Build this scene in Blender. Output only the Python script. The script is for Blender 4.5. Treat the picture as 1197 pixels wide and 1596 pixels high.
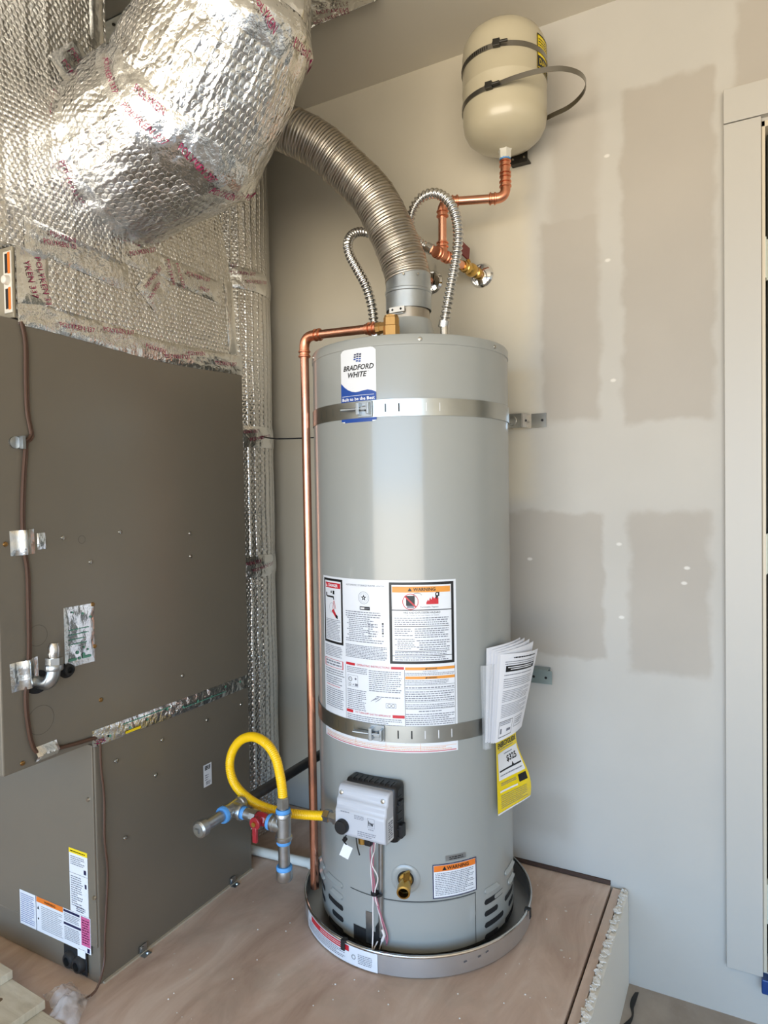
import bpy, bmesh, math, random
from mathutils import Vector, Matrix, noise
random.seed(7)
PI = math.pi
scene = bpy.context.scene
COL = scene.collection
for o in list(bpy.data.objects):
    bpy.data.objects.remove(o)

# ------------------------------------------------------------------ camera
YAW, PITCH, ROLL, FPX = 0.4956, 0.0241, -0.0160, 1045.56
fw = Vector((-math.sin(YAW)*math.cos(PITCH), math.cos(YAW)*math.cos(PITCH), -math.sin(PITCH)))
rt = Vector((math.cos(YAW), math.sin(YAW), 0)); up = rt.cross(fw)
r2 = rt*math.cos(ROLL) + up*math.sin(ROLL); u2 = up*math.cos(ROLL) - rt*math.sin(ROLL)
cam = bpy.data.cameras.new('camera'); camo = bpy.data.objects.new('camera', cam); COL.objects.link(camo)
cam.sensor_fit = 'HORIZONTAL'; cam.sensor_width = 36.0; cam.lens = FPX/1197*36.0
cam.clip_start = 0.02
camo.matrix_world = Matrix(((r2.x, u2.x, -fw.x, 0), (r2.y, u2.y, -fw.y, 0), (r2.z, u2.z, -fw.z, 1.09), (0, 0, 0, 1)))
scene.camera = camo

# ------------------------------------------------------------------ world, daylight through the garage opening
OPEN = dict(x0=-2.2, x1=2.9, y=-3.0, z0=-0.265, z1=2.0)
wd = bpy.data.worlds.new('outdoors'); scene.world = wd; wd.use_nodes = True
nt = wd.node_tree; nt.nodes.clear()
n_out = nt.nodes.new('ShaderNodeOutputWorld'); n_bg = nt.nodes.new('ShaderNodeBackground')
n_tc = nt.nodes.new('ShaderNodeTexCoord'); n_sx = nt.nodes.new('ShaderNodeSeparateXYZ'); n_cr = nt.nodes.new('ShaderNodeValToRGB')
n_mr = nt.nodes.new('ShaderNodeMapRange')
n_mr.inputs[1].default_value = -1; n_mr.inputs[2].default_value = 1
nt.links.new(n_tc.outputs['Generated'], n_sx.inputs[0]); nt.links.new(n_sx.outputs[2], n_mr.inputs[0])
nt.links.new(n_mr.outputs[0], n_cr.inputs[0]); nt.links.new(n_cr.outputs[0], n_bg.inputs[0]); nt.links.new(n_bg.outputs[0], n_out.inputs[0])
el = n_cr.color_ramp.elements
el[0].position = 0.0; el[0].color = (1.06, 0.95, 0.78, 1)          # sunlit driveway
el[1].position = 1.0; el[1].color = (0.30, 0.55, 1.0, 1)            # blue sky overhead
e = el.new(0.485); e.color = (1.06, 0.95, 0.78, 1)
e = el.new(0.515); e.color = (0.44, 0.72, 1.08, 1)
n_bg.inputs[1].default_value = 8.0
pt = bpy.data.lights.new('garage_opening_portal', 'AREA'); pt.shape = 'RECTANGLE'
pt.size = OPEN['x1']-OPEN['x0']; pt.size_y = OPEN['z1']-OPEN['z0']; pt.cycles.is_portal = True
pto = bpy.data.objects.new('garage_opening_portal', pt); COL.objects.link(pto)
pto.location = ((OPEN['x0']+OPEN['x1'])/2, OPEN['y'], (OPEN['z0']+OPEN['z1'])/2); pto.rotation_euler = (PI/2, 0, 0)
scene.view_settings.view_transform = 'Standard'; scene.view_settings.look = 'None'
scene.view_settings.gamma = 1.0; scene.view_settings.use_curve_mapping = False
scene.view_settings.exposure = 0.0
try:
    scene.cycles.use_denoising = True
    scene.cycles.max_bounces = 6; scene.cycles.diffuse_bounces = 4; scene.cycles.glossy_bounces = 3
    scene.cycles.sample_clamp_indirect = 6.0
    scene.cycles.caustics_reflective = False; scene.cycles.caustics_refractive = False
except Exception:
    pass

# ------------------------------------------------------------------ material helpers
MATS = {}
def srgb(*c):
    return tuple(((v/255)/12.92 if v/255 <= .04045 else ((v/255+.055)/1.055)**2.4) for v in c)
def mat(name, col, rough=.5, metal=0.0, coat=0.0, bump=None, var=None, spec=None, alpha=None, trans=None, aniso=None):
    """bump=(scale,strength,distance)  var=(scale,amount)"""
    if name in MATS: return MATS[name]
    m = bpy.data.materials.new(name); m.use_nodes = True; MATS[name] = m
    t = m.node_tree; b = t.nodes['Principled BSDF']
    b.inputs['Base Color'].default_value = (*col, 1); b.inputs['Roughness'].default_value = rough; b.inputs['Metallic'].default_value = metal
    if coat: b.inputs['Coat Weight'].default_value = coat; b.inputs['Coat Roughness'].default_value = .08
    if spec is not None: b.inputs['Specular IOR Level'].default_value = spec
    if alpha is not None: b.inputs['Alpha'].default_value = alpha
    if trans is not None: b.inputs['Transmission Weight'].default_value = trans
    tc = t.nodes.new('ShaderNodeTexCoord')
    if var:
        n = t.nodes.new('ShaderNodeTexNoise'); n.inputs['Scale'].default_value = var[0]; n.inputs['Detail'].default_value = 5
        t.links.new(tc.outputs['Object'], n.inputs['Vector'])
        mx = t.nodes.new('ShaderNodeMix'); mx.data_type = 'RGBA'
        d = var[1]
        mx.inputs[6].default_value = (*[max(0, c*(1-d)) for c in col], 1); mx.inputs[7].default_value = (*[min(1, c*(1+d)) for c in col], 1)
        mr = t.nodes.new('ShaderNodeMapRange'); mr.inputs[1].default_value = .3; mr.inputs[2].default_value = .7
        t.links.new(n.outputs[0], mr.inputs[0]); t.links.new(mr.outputs[0], mx.inputs[0]); t.links.new(mx.outputs[2], b.inputs['Base Color'])
    if bump:
        n = t.nodes.new('ShaderNodeTexNoise'); n.inputs['Scale'].default_value = bump[0]; n.inputs['Detail'].default_value = 4
        t.links.new(tc.outputs['Object'], n.inputs['Vector'])
        bp = t.nodes.new('ShaderNodeBump'); bp.inputs['Strength'].default_value = bump[1]; bp.inputs['Distance'].default_value = bump[2]
        t.links.new(n.outputs[0], bp.inputs['Height']); t.links.new(bp.outputs[0], b.inputs['Normal'])
    return m

def foil_mat(name, cell, line_scale, wrinkle=.6, rough=.22, col=(.76, .755, .74), amp=.30, crease=.0011):
    """bubble foil insulation: rows of small quilted bubbles (uv in metres), long creases, noise wrinkles"""
    m = bpy.data.materials.new(name); m.use_nodes = True; MATS[name] = m
    t = m.node_tree; b = t.nodes['Principled BSDF']; L = t.links.new
    b.inputs['Base Color'].default_value = (*col, 1); b.inputs['Metallic'].default_value = 1; b.inputs['Roughness'].default_value = rough
    uv = t.nodes.new('ShaderNodeUVMap')
    def M(op, a, bb=None, c=None):
        n = t.nodes.new('ShaderNodeMath'); n.operation = op
        for i, v in enumerate((a, bb, c)):
            if v is None: continue
            if isinstance(v, (int, float)): n.inputs[i].default_value = v
            else: L(v, n.inputs[i])
        return n.outputs[0]
    sp = t.nodes.new('ShaderNodeSeparateXYZ'); L(uv.outputs[0], sp.inputs[0])
    nz = t.nodes.new('ShaderNodeTexNoise'); nz.inputs['Scale'].default_value = 9; nz.inputs['Detail'].default_value = 3; L(uv.outputs[0], nz.inputs['Vector'])
    wob = M('MULTIPLY', M('SUBTRACT', nz.outputs[0], .5), .012)
    u = M('ADD', sp.outputs[0], wob); v = M('ADD', sp.outputs[1], wob)
    row = M('FLOOR', M('DIVIDE', v, cell*.866))
    uo = M('ADD', M('DIVIDE', u, cell), M('MULTIPLY', row, .5))
    fx = M('SUBTRACT', M('FRACT', uo), .5); fy = M('MULTIPLY', M('SUBTRACT', M('FRACT', M('DIVIDE', v, cell*.866)), .5), .866)
    d2 = M('ADD', M('MULTIPLY', fx, fx), M('MULTIPLY', fy, fy))
    bub = M('SQRT', M('MAXIMUM', M('SUBTRACT', .20, d2), 0.0))
    cr = M('POWER', M('ABSOLUTE', M('SINE', M('MULTIPLY', u, PI/line_scale))), 12.0)
    n2 = t.nodes.new('ShaderNodeTexNoise'); n2.inputs['Scale'].default_value = 28; n2.inputs['Detail'].default_value = 6; n2.inputs['Distortion'].default_value = 1.2
    L(uv.outputs[0], n2.inputs['Vector'])
    n3 = t.nodes.new('ShaderNodeTexNoise'); n3.inputs['Scale'].default_value = 5; L(uv.outputs[0], n3.inputs['Vector'])
    fade = M('MULTIPLY_ADD', n3.outputs[0], 1.6, -.25)
    h = M('ADD', M('MULTIPLY', M('MULTIPLY', bub, fade), cell*amp), M('ADD', M('MULTIPLY', cr, crease), M('MULTIPLY', n2.outputs[0], .006*wrinkle)))
    bp = t.nodes.new('ShaderNodeBump'); bp.inputs['Strength'].default_value = 1.0; bp.inputs['Distance'].default_value = 1.0
    L(h, bp.inputs['Height']); L(bp.outputs[0], b.inputs['Normal'])
    return m

# ------------------------------------------------------------------ mesh helpers
class G:
    def __init__(s): s.v = []; s.f = []; s.uv = {}
    def add(s, vs, fs, uvs=None):
        o = len(s.v); s.v += [tuple(p) for p in vs]; s.f += [tuple(i+o for i in f) for f in fs]
        if uvs:
            for i, q in enumerate(uvs): s.uv[o+i] = q
        return s
    def box(s, x0, x1, y0, y1, z0, z1):
        vs = [(x, y, z) for z in (z0, z1) for y in (y0, y1) for x in (x0, x1)]
        return s.add(vs, [(0, 2, 3, 1), (4, 5, 7, 6), (0, 1, 5, 4), (2, 6, 7, 3), (0, 4, 6, 2), (1, 3, 7, 5)])
    def obox(s, c, ax, ay, az):
        c, ax, ay, az = map(Vector, (c, ax, ay, az))
        vs = [c+i*ax+j*ay+k*az for k in (-1, 1) for j in (-1, 1) for i in (-1, 1)]
        return s.add(vs, [(0, 2, 3, 1), (4, 5, 7, 6), (0, 1, 5, 4), (2, 6, 7, 3), (0, 4, 6, 2), (1, 3, 7, 5)])
    def grid(s, nu, nv, fn, close_u=False, uvf=None):
        vs = []; uvs = []
        for j in range(nv+1):
            for i in range(nu if close_u else nu+1):
                vs.append(fn(i/nu, j/nv)); uvs.append(uvf(i/nu, j/nv) if uvf else (i/nu, j/nv))
        w = nu if close_u else nu+1; fs = []
        for j in range(nv):
            for i in range(nu):
                a = j*w+i; b = j*w+(i+1) % w
                fs.append((a, b, b+w, a+w))
        return s.add(vs, fs, uvs)
    def lathe(s, prof, o=(0, 0, 0), ax=(0, 0, 1), seg=48, cap=True):
        o = Vector(o); ax = Vector(ax).normalized()
        e1 = ax.orthogonal().normalized() if abs(ax.z) < .999 else Vector((1, 0, 0)); e2 = ax.cross(e1)
        vs = []
        for r, h in prof:
            for i in range(seg):
                a = 2*PI*i/seg; vs.append(o+ax*h+(e1*math.cos(a)+e2*math.sin(a))*r)
        fs = []
        for j in range(len(prof)-1):
            for i in range(seg):
                a = j*seg+i; b = j*seg+(i+1) % seg; fs.append((a, b, b+seg, a+seg))
        if cap:
            fs.append(tuple(range(seg))[::-1]); fs.append(tuple((len(prof)-1)*seg+i for i in range(seg)))
        return s.add(vs, fs)
    def cyl(s, a, b, r, seg=20, r1=None):
        a, b = Vector(a), Vector(b); return s.lathe([(r, 0), (r if r1 is None else r1, (b-a).length)], a, b-a, seg)
    def tube(s, path, r, seg=12, cap=True, uvw=None):
        pts = [Vector(p) for p in path]; n = len(pts)
        T = [(pts[min(i+1, n-1)]-pts[max(i-1, 0)]).normalized() for i in range(n)]
        N = T[0].orthogonal().normalized(); vs = []; uvs = []; sl = 0
        for i in range(n):
            if i:
                N = (N - T[i]*N.dot(T[i])).normalized(); sl += (pts[i]-pts[i-1]).length
            B = T[i].cross(N); rr = r(sl) if callable(r) else (r[i] if isinstance(r, (list, tuple)) else r)
            for k in range(seg):
                a = 2*PI*k/seg; vs.append(pts[i]+(N*math.cos(a)+B*math.sin(a))*rr); uvs.append((sl, a*.1))
        fs = []
        for j in range(n-1):
            for i in range(seg):
                a = j*seg+i; b = j*seg+(i+1) % seg; fs.append((a, b, b+seg, a+seg))
        if cap:
            fs.append(tuple(range(seg))[::-1]); fs.append(tuple((n-1)*seg+i for i in range(seg)))
        return s.add(vs, fs, uvs)
    def ball(s, c, r, seg=12, flat=1.0, ax=(0, 0, 1)):
        k = 6; return s.lathe([(r*math.sin(PI*j/k)+1e-5, -r*flat*math.cos(PI*j/k)) for j in range(k+1)], c, ax, seg, cap=False)
    def prism(s, poly, fn0, fn1):
        n = len(poly); vs = [fn0(*p) for p in poly]+[fn1(*p) for p in poly]
        fs = [tuple(range(n))[::-1], tuple(range(n, 2*n))]+[(i, (i+1) % n, n+(i+1) % n, n+i) for i in range(n)]
        return s.add(vs, fs)

def smooth_path(pts, step=.004):
    P = [Vector(p) for p in pts]; out = []
    Q = [P[0]*2-P[1]]+P+[P[-1]*2-P[-2]]
    for i in range(1, len(Q)-2):
        a, b, c, d = Q[i-1], Q[i], Q[i+1], Q[i+2]
        k = max(2, int((c-b).length/step))
        for j in range(k):
            t = j/k
            out.append(.5*((2*b)+(c-a)*t+(2*a-5*b+4*c-d)*t*t+(3*b-a-3*c+d)*t**3))
    out.append(P[-1]); return out
def corner_path(pts, rad, n=8):
    """straight runs with rounded corners"""
    P = [Vector(p) for p in pts]; out = [P[0]]
    for i in range(1, len(P)-1):
        a = (P[i-1]-P[i]).normalized(); b = (P[i+1]-P[i]).normalized()
        for j in range(n+1):
            t = j/n; out.append((P[i]+a*rad)*(1-t)**2+P[i]*2*t*(1-t)+(P[i]+b*rad)*t*t)
    out.append(P[-1]); return out

def obj(name, g, m, parent=None, smooth=True, bevel=0, angle=35, label=None):
    me = bpy.data.meshes.new(name); me.from_pydata(g.v, [], g.f); me.validate(); me.update()
    if g.uv:
        ul = me.uv_layers.new(name='UVMap')
        for lp in me.loops: ul.data[lp.index].uv = g.uv.get(lp.vertex_index, (0, 0))
    bm = bmesh.new(); bm.from_mesh(me); bmesh.ops.recalc_face_normals(bm, faces=bm.faces); bm.to_mesh(me); bm.free()
    if smooth:
        me.polygons.foreach_set('use_smooth', [True]*len(me.polygons)); me.set_sharp_from_angle(angle=math.radians(angle))
    me.materials.append(m if not isinstance(m, str) else MATS[m])
    o = bpy.data.objects.new(name, me); COL.objects.link(o)
    if parent is not None:
        o.parent = parent
        if parent.type == 'EMPTY': o.location = -parent.location
    if bevel:
        bv = o.modifiers.new('bevel', 'BEVEL'); bv.width = bevel; bv.segments = 2; bv.limit_method = 'ANGLE'
    if label: o['label'] = label
    return o
def tag(o, label, cat, group=None, kind=None):
    o['label'] = label; o['category'] = cat
    if group: o['group'] = group
    if kind: o['kind'] = kind
    return o
def thing(name, label, cat, loc, group=None):
    o = bpy.data.objects.new(name, None); COL.objects.link(o); o.location = loc; o.empty_display_size = .05
    return tag(o, label, cat, group)
def struct(name, g, m, label, smooth=False, bevel=0):
    o = obj(name, g, m, None, smooth, bevel); o['kind'] = 'structure'; o['label'] = label; o['category'] = name.split('_')[0]
    return o

# ---- flat print: rectangles, outlines, lettering on any (u,v)->xyz surface
TXT = {}
def text_poly(s, shear=0.0, bold=0.0):
    key = (s, shear, bold)
    if key in TXT: return TXT[key]
    cu = bpy.data.curves.new('t', 'FONT'); cu.body = s; cu.resolution_u = 2; cu.shear = shear; cu.offset = bold; cu.size = 1.0
    ob = bpy.data.objects.new('t', cu); COL.objects.link(ob)
    dg = bpy.context.evaluated_depsgraph_get(); me = bpy.data.meshes.new_from_object(ob.evaluated_get(dg))
    vs = [(v.co.x, v.co.y) for v in me.vertices]; fs = [tuple(p.vertices) for p in me.polygons]
    bpy.data.objects.remove(ob); bpy.data.curves.remove(cu); bpy.data.meshes.remove(me)
    if vs:
        x0 = min(v[0] for v in vs); x1 = max(v[0] for v in vs); y1 = max(v[1] for v in vs); y0 = min(v[1] for v in vs)
        vs = [((x-x0)/(y1-y0), (y-y0)/(y1-y0)) for x, y in vs]; w = (x1-x0)/(y1-y0)
    else: w = 0
    TXT[key] = (vs, fs, w); return TXT[key]
class Print:
    """collects print on a surface map fn(u,v,offset); one mesh per ink"""
    def __init__(s, fn, base=.0006, du=.012, dv=9): s.fn = fn; s.ink = {}; s.base = base; s.du = du; s.dv = dv
    def g(s, ink): return s.ink.setdefault(ink, G())
    def rect(s, u0, v0, u1, v1, ink, lay=1):
        n = max(1, int(abs(u1-u0)/s.du)); o = s.base+lay*.00025; m = max(1, int(abs(v1-v0)/s.dv))
        s.g(ink).grid(n, m, lambda a, b: s.fn(u0+(u1-u0)*a, v0+(v1-v0)*b, o))
    def frame(s, u0, v0, u1, v1, t, ink, lay=1):
        s.rect(u0, v0, u1, v0+t, ink, lay); s.rect(u0, v1-t, u1, v1, ink, lay); s.rect(u0, v0+t, u0+t, v1-t, ink, lay); s.rect(u1-t, v0+t, u1, v1-t, ink, lay)
    def poly(s, pts, ink, lay=1):
        o = s.base+lay*.00025; s.g(ink).add([s.fn(u, v, o) for u, v in pts], [tuple(range(len(pts)))])
    def ring(s, u, v, r, t, ink, lay=1, n=24):
        o = s.base+lay*.00025
        s.g(ink).grid(n, 1, lambda a, b: s.fn(u+(r-b*t)*math.cos(2*PI*a), v+(r-b*t)*math.sin(2*PI*a), o), close_u=True)
    def disc(s, u, v, r, ink, lay=1, n=20): s.poly([(u+r*math.cos(2*PI*i/n), v+r*math.sin(2*PI*i/n)) for i in range(n)], ink, lay)
    def text(s, body, u, v, h, ink, lay=2, width=None, center=False, shear=0, bold=0, rot=0):
        vs, fs, w = text_poly(body, shear, bold); o = s.base+lay*.00025
        sx = h if width is None else width/max(w, 1e-6)
        c, sn = math.cos(rot), math.sin(rot); off = -w*sx/2 if center else 0
        s.g(ink).add([s.fn(u+c*(x*sx+off)-sn*y*h, v+sn*(x*sx+off)+c*y*h, o) for x, y in vs], fs)
    def lines(s, u0, v1, u1, v0, n, ink, lay=1, t=.42, ragged=.25, indent=0, seed=0):
        """n rows of small unreadable print between v1 (top) and v0"""
        rnd = random.Random(seed+int(u0*1e4)+n); p = (v1-v0)/n; h = p*t; o = s.base+lay*.00025; gg = s.g(ink)
        for i in range(n):
            v = v1-(i+.75)*p; u = u0+(indent if i % 3 else 0); end = u1-(u1-u0)*rnd.random()*ragged*(1 if i % 3 == 2 else .25)
            while u < end:
                w = min(h*(1.2+rnd.random()*3.2), end-u)
                gg.add([s.fn(u, v, o), s.fn(u+w, v, o), s.fn(u+w, v+h, o), s.fn(u, v+h, o)], [(0, 1, 2, 3)]); u += w+h*.7
    def build(s, parent, prefix=''):
        for ink, g in s.ink.items(): obj(prefix+ink, g, INK[ink], parent, smooth=False)['kind'] = 'stuff'

# ------------------------------------------------------------------ materials
INK = {}
for nm, c in dict(black_lettering=(18, 18, 20), grey_lettering=(122, 124, 134), red_print=(196, 36, 48), orange_print=(226, 150, 62), white_print=(238, 238, 240),
                  blue_print=(28, 70, 150), navy_print=(24, 28, 70), magenta_lettering=(150, 32, 82), pink_print=(196, 92, 138), yellow_print=(236, 206, 30), green_lettering=(92, 150, 130),
                  dark_orange_print=(226, 120, 40)).items():
    INK[nm] = mat('ink_'+nm, srgb(*c), .45)
INK['magenta_lettering'].node_tree.nodes['Principled BSDF'].inputs['Roughness'].default_value = .35
mat('white_label', srgb(226, 228, 232), .30, coat=.3)
mat('heater_paint', srgb(154, 156, 152), .30, coat=.35, spec=.5)
mat('furnace_paint', srgb(126, 118, 105), .36, metal=.30, var=(2.5, .06))
mat('foil_tape', (.86, .86, .85), .16, metal=1, bump=(38, .9, .008))
mat('foil_tape_smooth', (.86, .86, .85), .17, metal=1, bump=(24, .6, .006))
foil_mat('bubble_foil', .0125, .05, .7, .13, (.86, .85, .83), .42)
foil_mat('bubble_foil_elbow', .0115, .030, 1.1, .10, amp=.36)
foil_mat('bubble_foil_riser', .011, .024, .6, .13, (.86, .85, .83), .42, .0024)
mat('galvanized', srgb(176, 180, 182), .33, metal=1, var=(60, .12), bump=(90, .12, .002))
mat('galvanized_blue', srgb(176, 182, 186), .38, metal=1, var=(25, .10))
mat('flex_aluminium', srgb(172, 164, 152), .33, metal=1)
mat('stainless', srgb(204, 202, 198), .20, metal=1)
mat('chrome', srgb(228, 228, 228), .07, metal=1)
mat('copper', srgb(228, 164, 136), .26, metal=1, var=(18, .14))
mat('copper_fitting', srgb(222, 150, 118), .30, metal=1, var=(40, .18))
mat('brass', srgb(206, 168, 92), .26, metal=1, var=(50, .08))
mat('dull_brass', srgb(200, 160, 104), .42, metal=1)
mat('black_steel', srgb(84, 84, 84), .38, metal=.8, var=(30, .15))
mat('strap_steel', srgb(182, 184, 180), .30, metal=1, var=(14, .08))
mat('bracket_steel', srgb(158, 172, 172), .36, metal=1)
mat('pan_aluminium', srgb(206, 206, 206), .46, metal=1, var=(8, .06))
mat('dark_hole', (.006, .006, .007), .8)
mat('tank_paint', srgb(188, 178, 152), .28, coat=.25)
mat('clamp_steel', srgb(150, 146, 138), .34, metal=1)
mat('dark_clamp', srgb(64, 62, 58), .42, metal=.8)
mat('red_handle', srgb(148, 26, 38), .38, coat=.3)
mat('maroon_handle', srgb(112, 34, 36), .45)
mat('blue_sealant', srgb(84, 150, 212), .55)
mat('yellow_hose', srgb(248, 198, 8), .36, coat=.2)
mat('pvc_white', srgb(228, 224, 212), .35)
mat('grey_plastic', srgb(188, 190, 196), .42)
mat('black_plastic', srgb(22, 22, 24), .42)
mat('black_rubber', srgb(28, 28, 28), .6)
mat('paper', srgb(232, 232, 236), .6)
mat('clear_film', (.9, .92, .95), .08, alpha=.22, spec=.6)
mat('bag_film', (.72, .68, .66), .22, alpha=.42, spec=.7, bump=(40, .8, .01))
mat('yellow_label', srgb(244, 214, 0), .34, coat=.2)
mat('brown_wire', srgb(84, 58, 44), .5)
mat('white_wire', srgb(226, 218, 214), .5)
mat('pink_wire', srgb(176, 110, 124), .5)
mat('painted_trim', srgb(184, 180, 172), .42)
mat('jamb_paint', srgb(206, 194, 172), .42)
mat('door_dark', srgb(44, 48, 42), .3)
mat('screw_steel', srgb(190, 186, 176), .25, metal=1)
mat('screw_brass', srgb(170, 130, 80), .3, metal=1)
mat('ceiling_paint', srgb(214, 206, 190), .75, var=(1.5, .03))
mat('garage_wall', srgb(232, 229, 222), .8)
mat('tan_panel', srgb(158, 148, 128), .4, metal=.3)
mat('blue_tape', srgb(30, 62, 120), .35)
mat('board_white', srgb(224, 220, 212), .8, bump=(120, .6, .004))

def wood_mat(name, c0, c1, c2, rough=.6, stretch=(1, 12, 1), spots=True, rot=0.0):
    m = bpy.data.materials.new(name); m.use_nodes = True; MATS[name] = m; t = m.node_tree; b = t.nodes['Principled BSDF']; L = t.links.new
    tc = t.nodes.new('ShaderNodeTexCoord'); mp = t.nodes.new('ShaderNodeMapping'); mp.inputs['Scale'].default_value = stretch; mp.inputs['Rotation'].default_value = (0, 0, rot); L(tc.outputs['Object'], mp.inputs[0])
    n = t.nodes.new('ShaderNodeTexNoise'); n.inputs['Scale'].default_value = 3.0; n.inputs['Detail'].default_value = 8; n.inputs['Roughness'].default_value = .62; n.inputs['Distortion'].default_value = .8; L(mp.outputs[0], n.inputs['Vector'])
    cr = t.nodes.new('ShaderNodeValToRGB'); L(n.outputs[0], cr.inputs[0]); e = cr.color_ramp.elements
    e[0].position = .28; e[0].color = (*c0, 1); e[1].position = .72; e[1].color = (*c2, 1); k = e.new(.5); k.color = (*c1, 1)
    col = cr.outputs[0]
    if spots:   # plaster dust and boot scuffs
        n2 = t.nodes.new('ShaderNodeTexNoise'); n2.inputs['Scale'].default_value = 5.5; n2.inputs['Detail'].default_value = 9; n2.inputs['Roughness'].default_value = .7; L(tc.outputs['Object'], n2.inputs['Vector'])
        mr = t.nodes.new('ShaderNodeMapRange'); mr.inputs[1].default_value = .5; mr.inputs[2].default_value = .74; mr.inputs[4].default_value = .55; L(n2.outputs[0], mr.inputs[0])
        mx = t.nodes.new('ShaderNodeMix'); mx.data_type = 'RGBA'; L(mr.outputs[0], mx.inputs[0]); L(col, mx.inputs[6]); mx.inputs[7].default_value = (*srgb(176, 164, 150), 1); col = mx.outputs[2]
        n3 = t.nodes.new('ShaderNodeTexVoronoi'); n3.inputs['Scale'].default_value = 13; L(tc.outputs['Object'], n3.inputs['Vector'])
        mr3 = t.nodes.new('ShaderNodeMapRange'); mr3.inputs[1].default_value = .055; mr3.inputs[2].default_value = .03; L(n3.outputs['Distance'], mr3.inputs[0])
        mx3 = t.nodes.new('ShaderNodeMix'); mx3.data_type = 'RGBA'; L(mr3.outputs[0], mx3.inputs[0]); L(col, mx3.inputs[6]); mx3.inputs[7].default_value = (*srgb(206, 200, 190), 1); col = mx3.outputs[2]
    L(col, b.inputs['Base Color']); b.inputs['Roughness'].default_value = rough
    bp = t.nodes.new('ShaderNodeBump'); bp.inputs['Strength'].default_value = .25; bp.inputs['Distance'].default_value = .003; L(n.outputs[0], bp.inputs['Height']); L(bp.outputs[0], b.inputs['Normal'])
    return m
wood_mat('plywood', srgb(172, 144, 126), srgb(200, 174, 156), srgb(218, 198, 182), .62, (3.2, 1.1, 1))
wood_mat('rough_floor', srgb(140, 128, 116), srgb(160, 149, 137), srgb(176, 166, 154), .7, (1, 1, 1))
wood_mat('lumber', srgb(168, 156, 132), srgb(196, 184, 160), srgb(214, 204, 182), .6, (2, 9, 2), spots=False)

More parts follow.
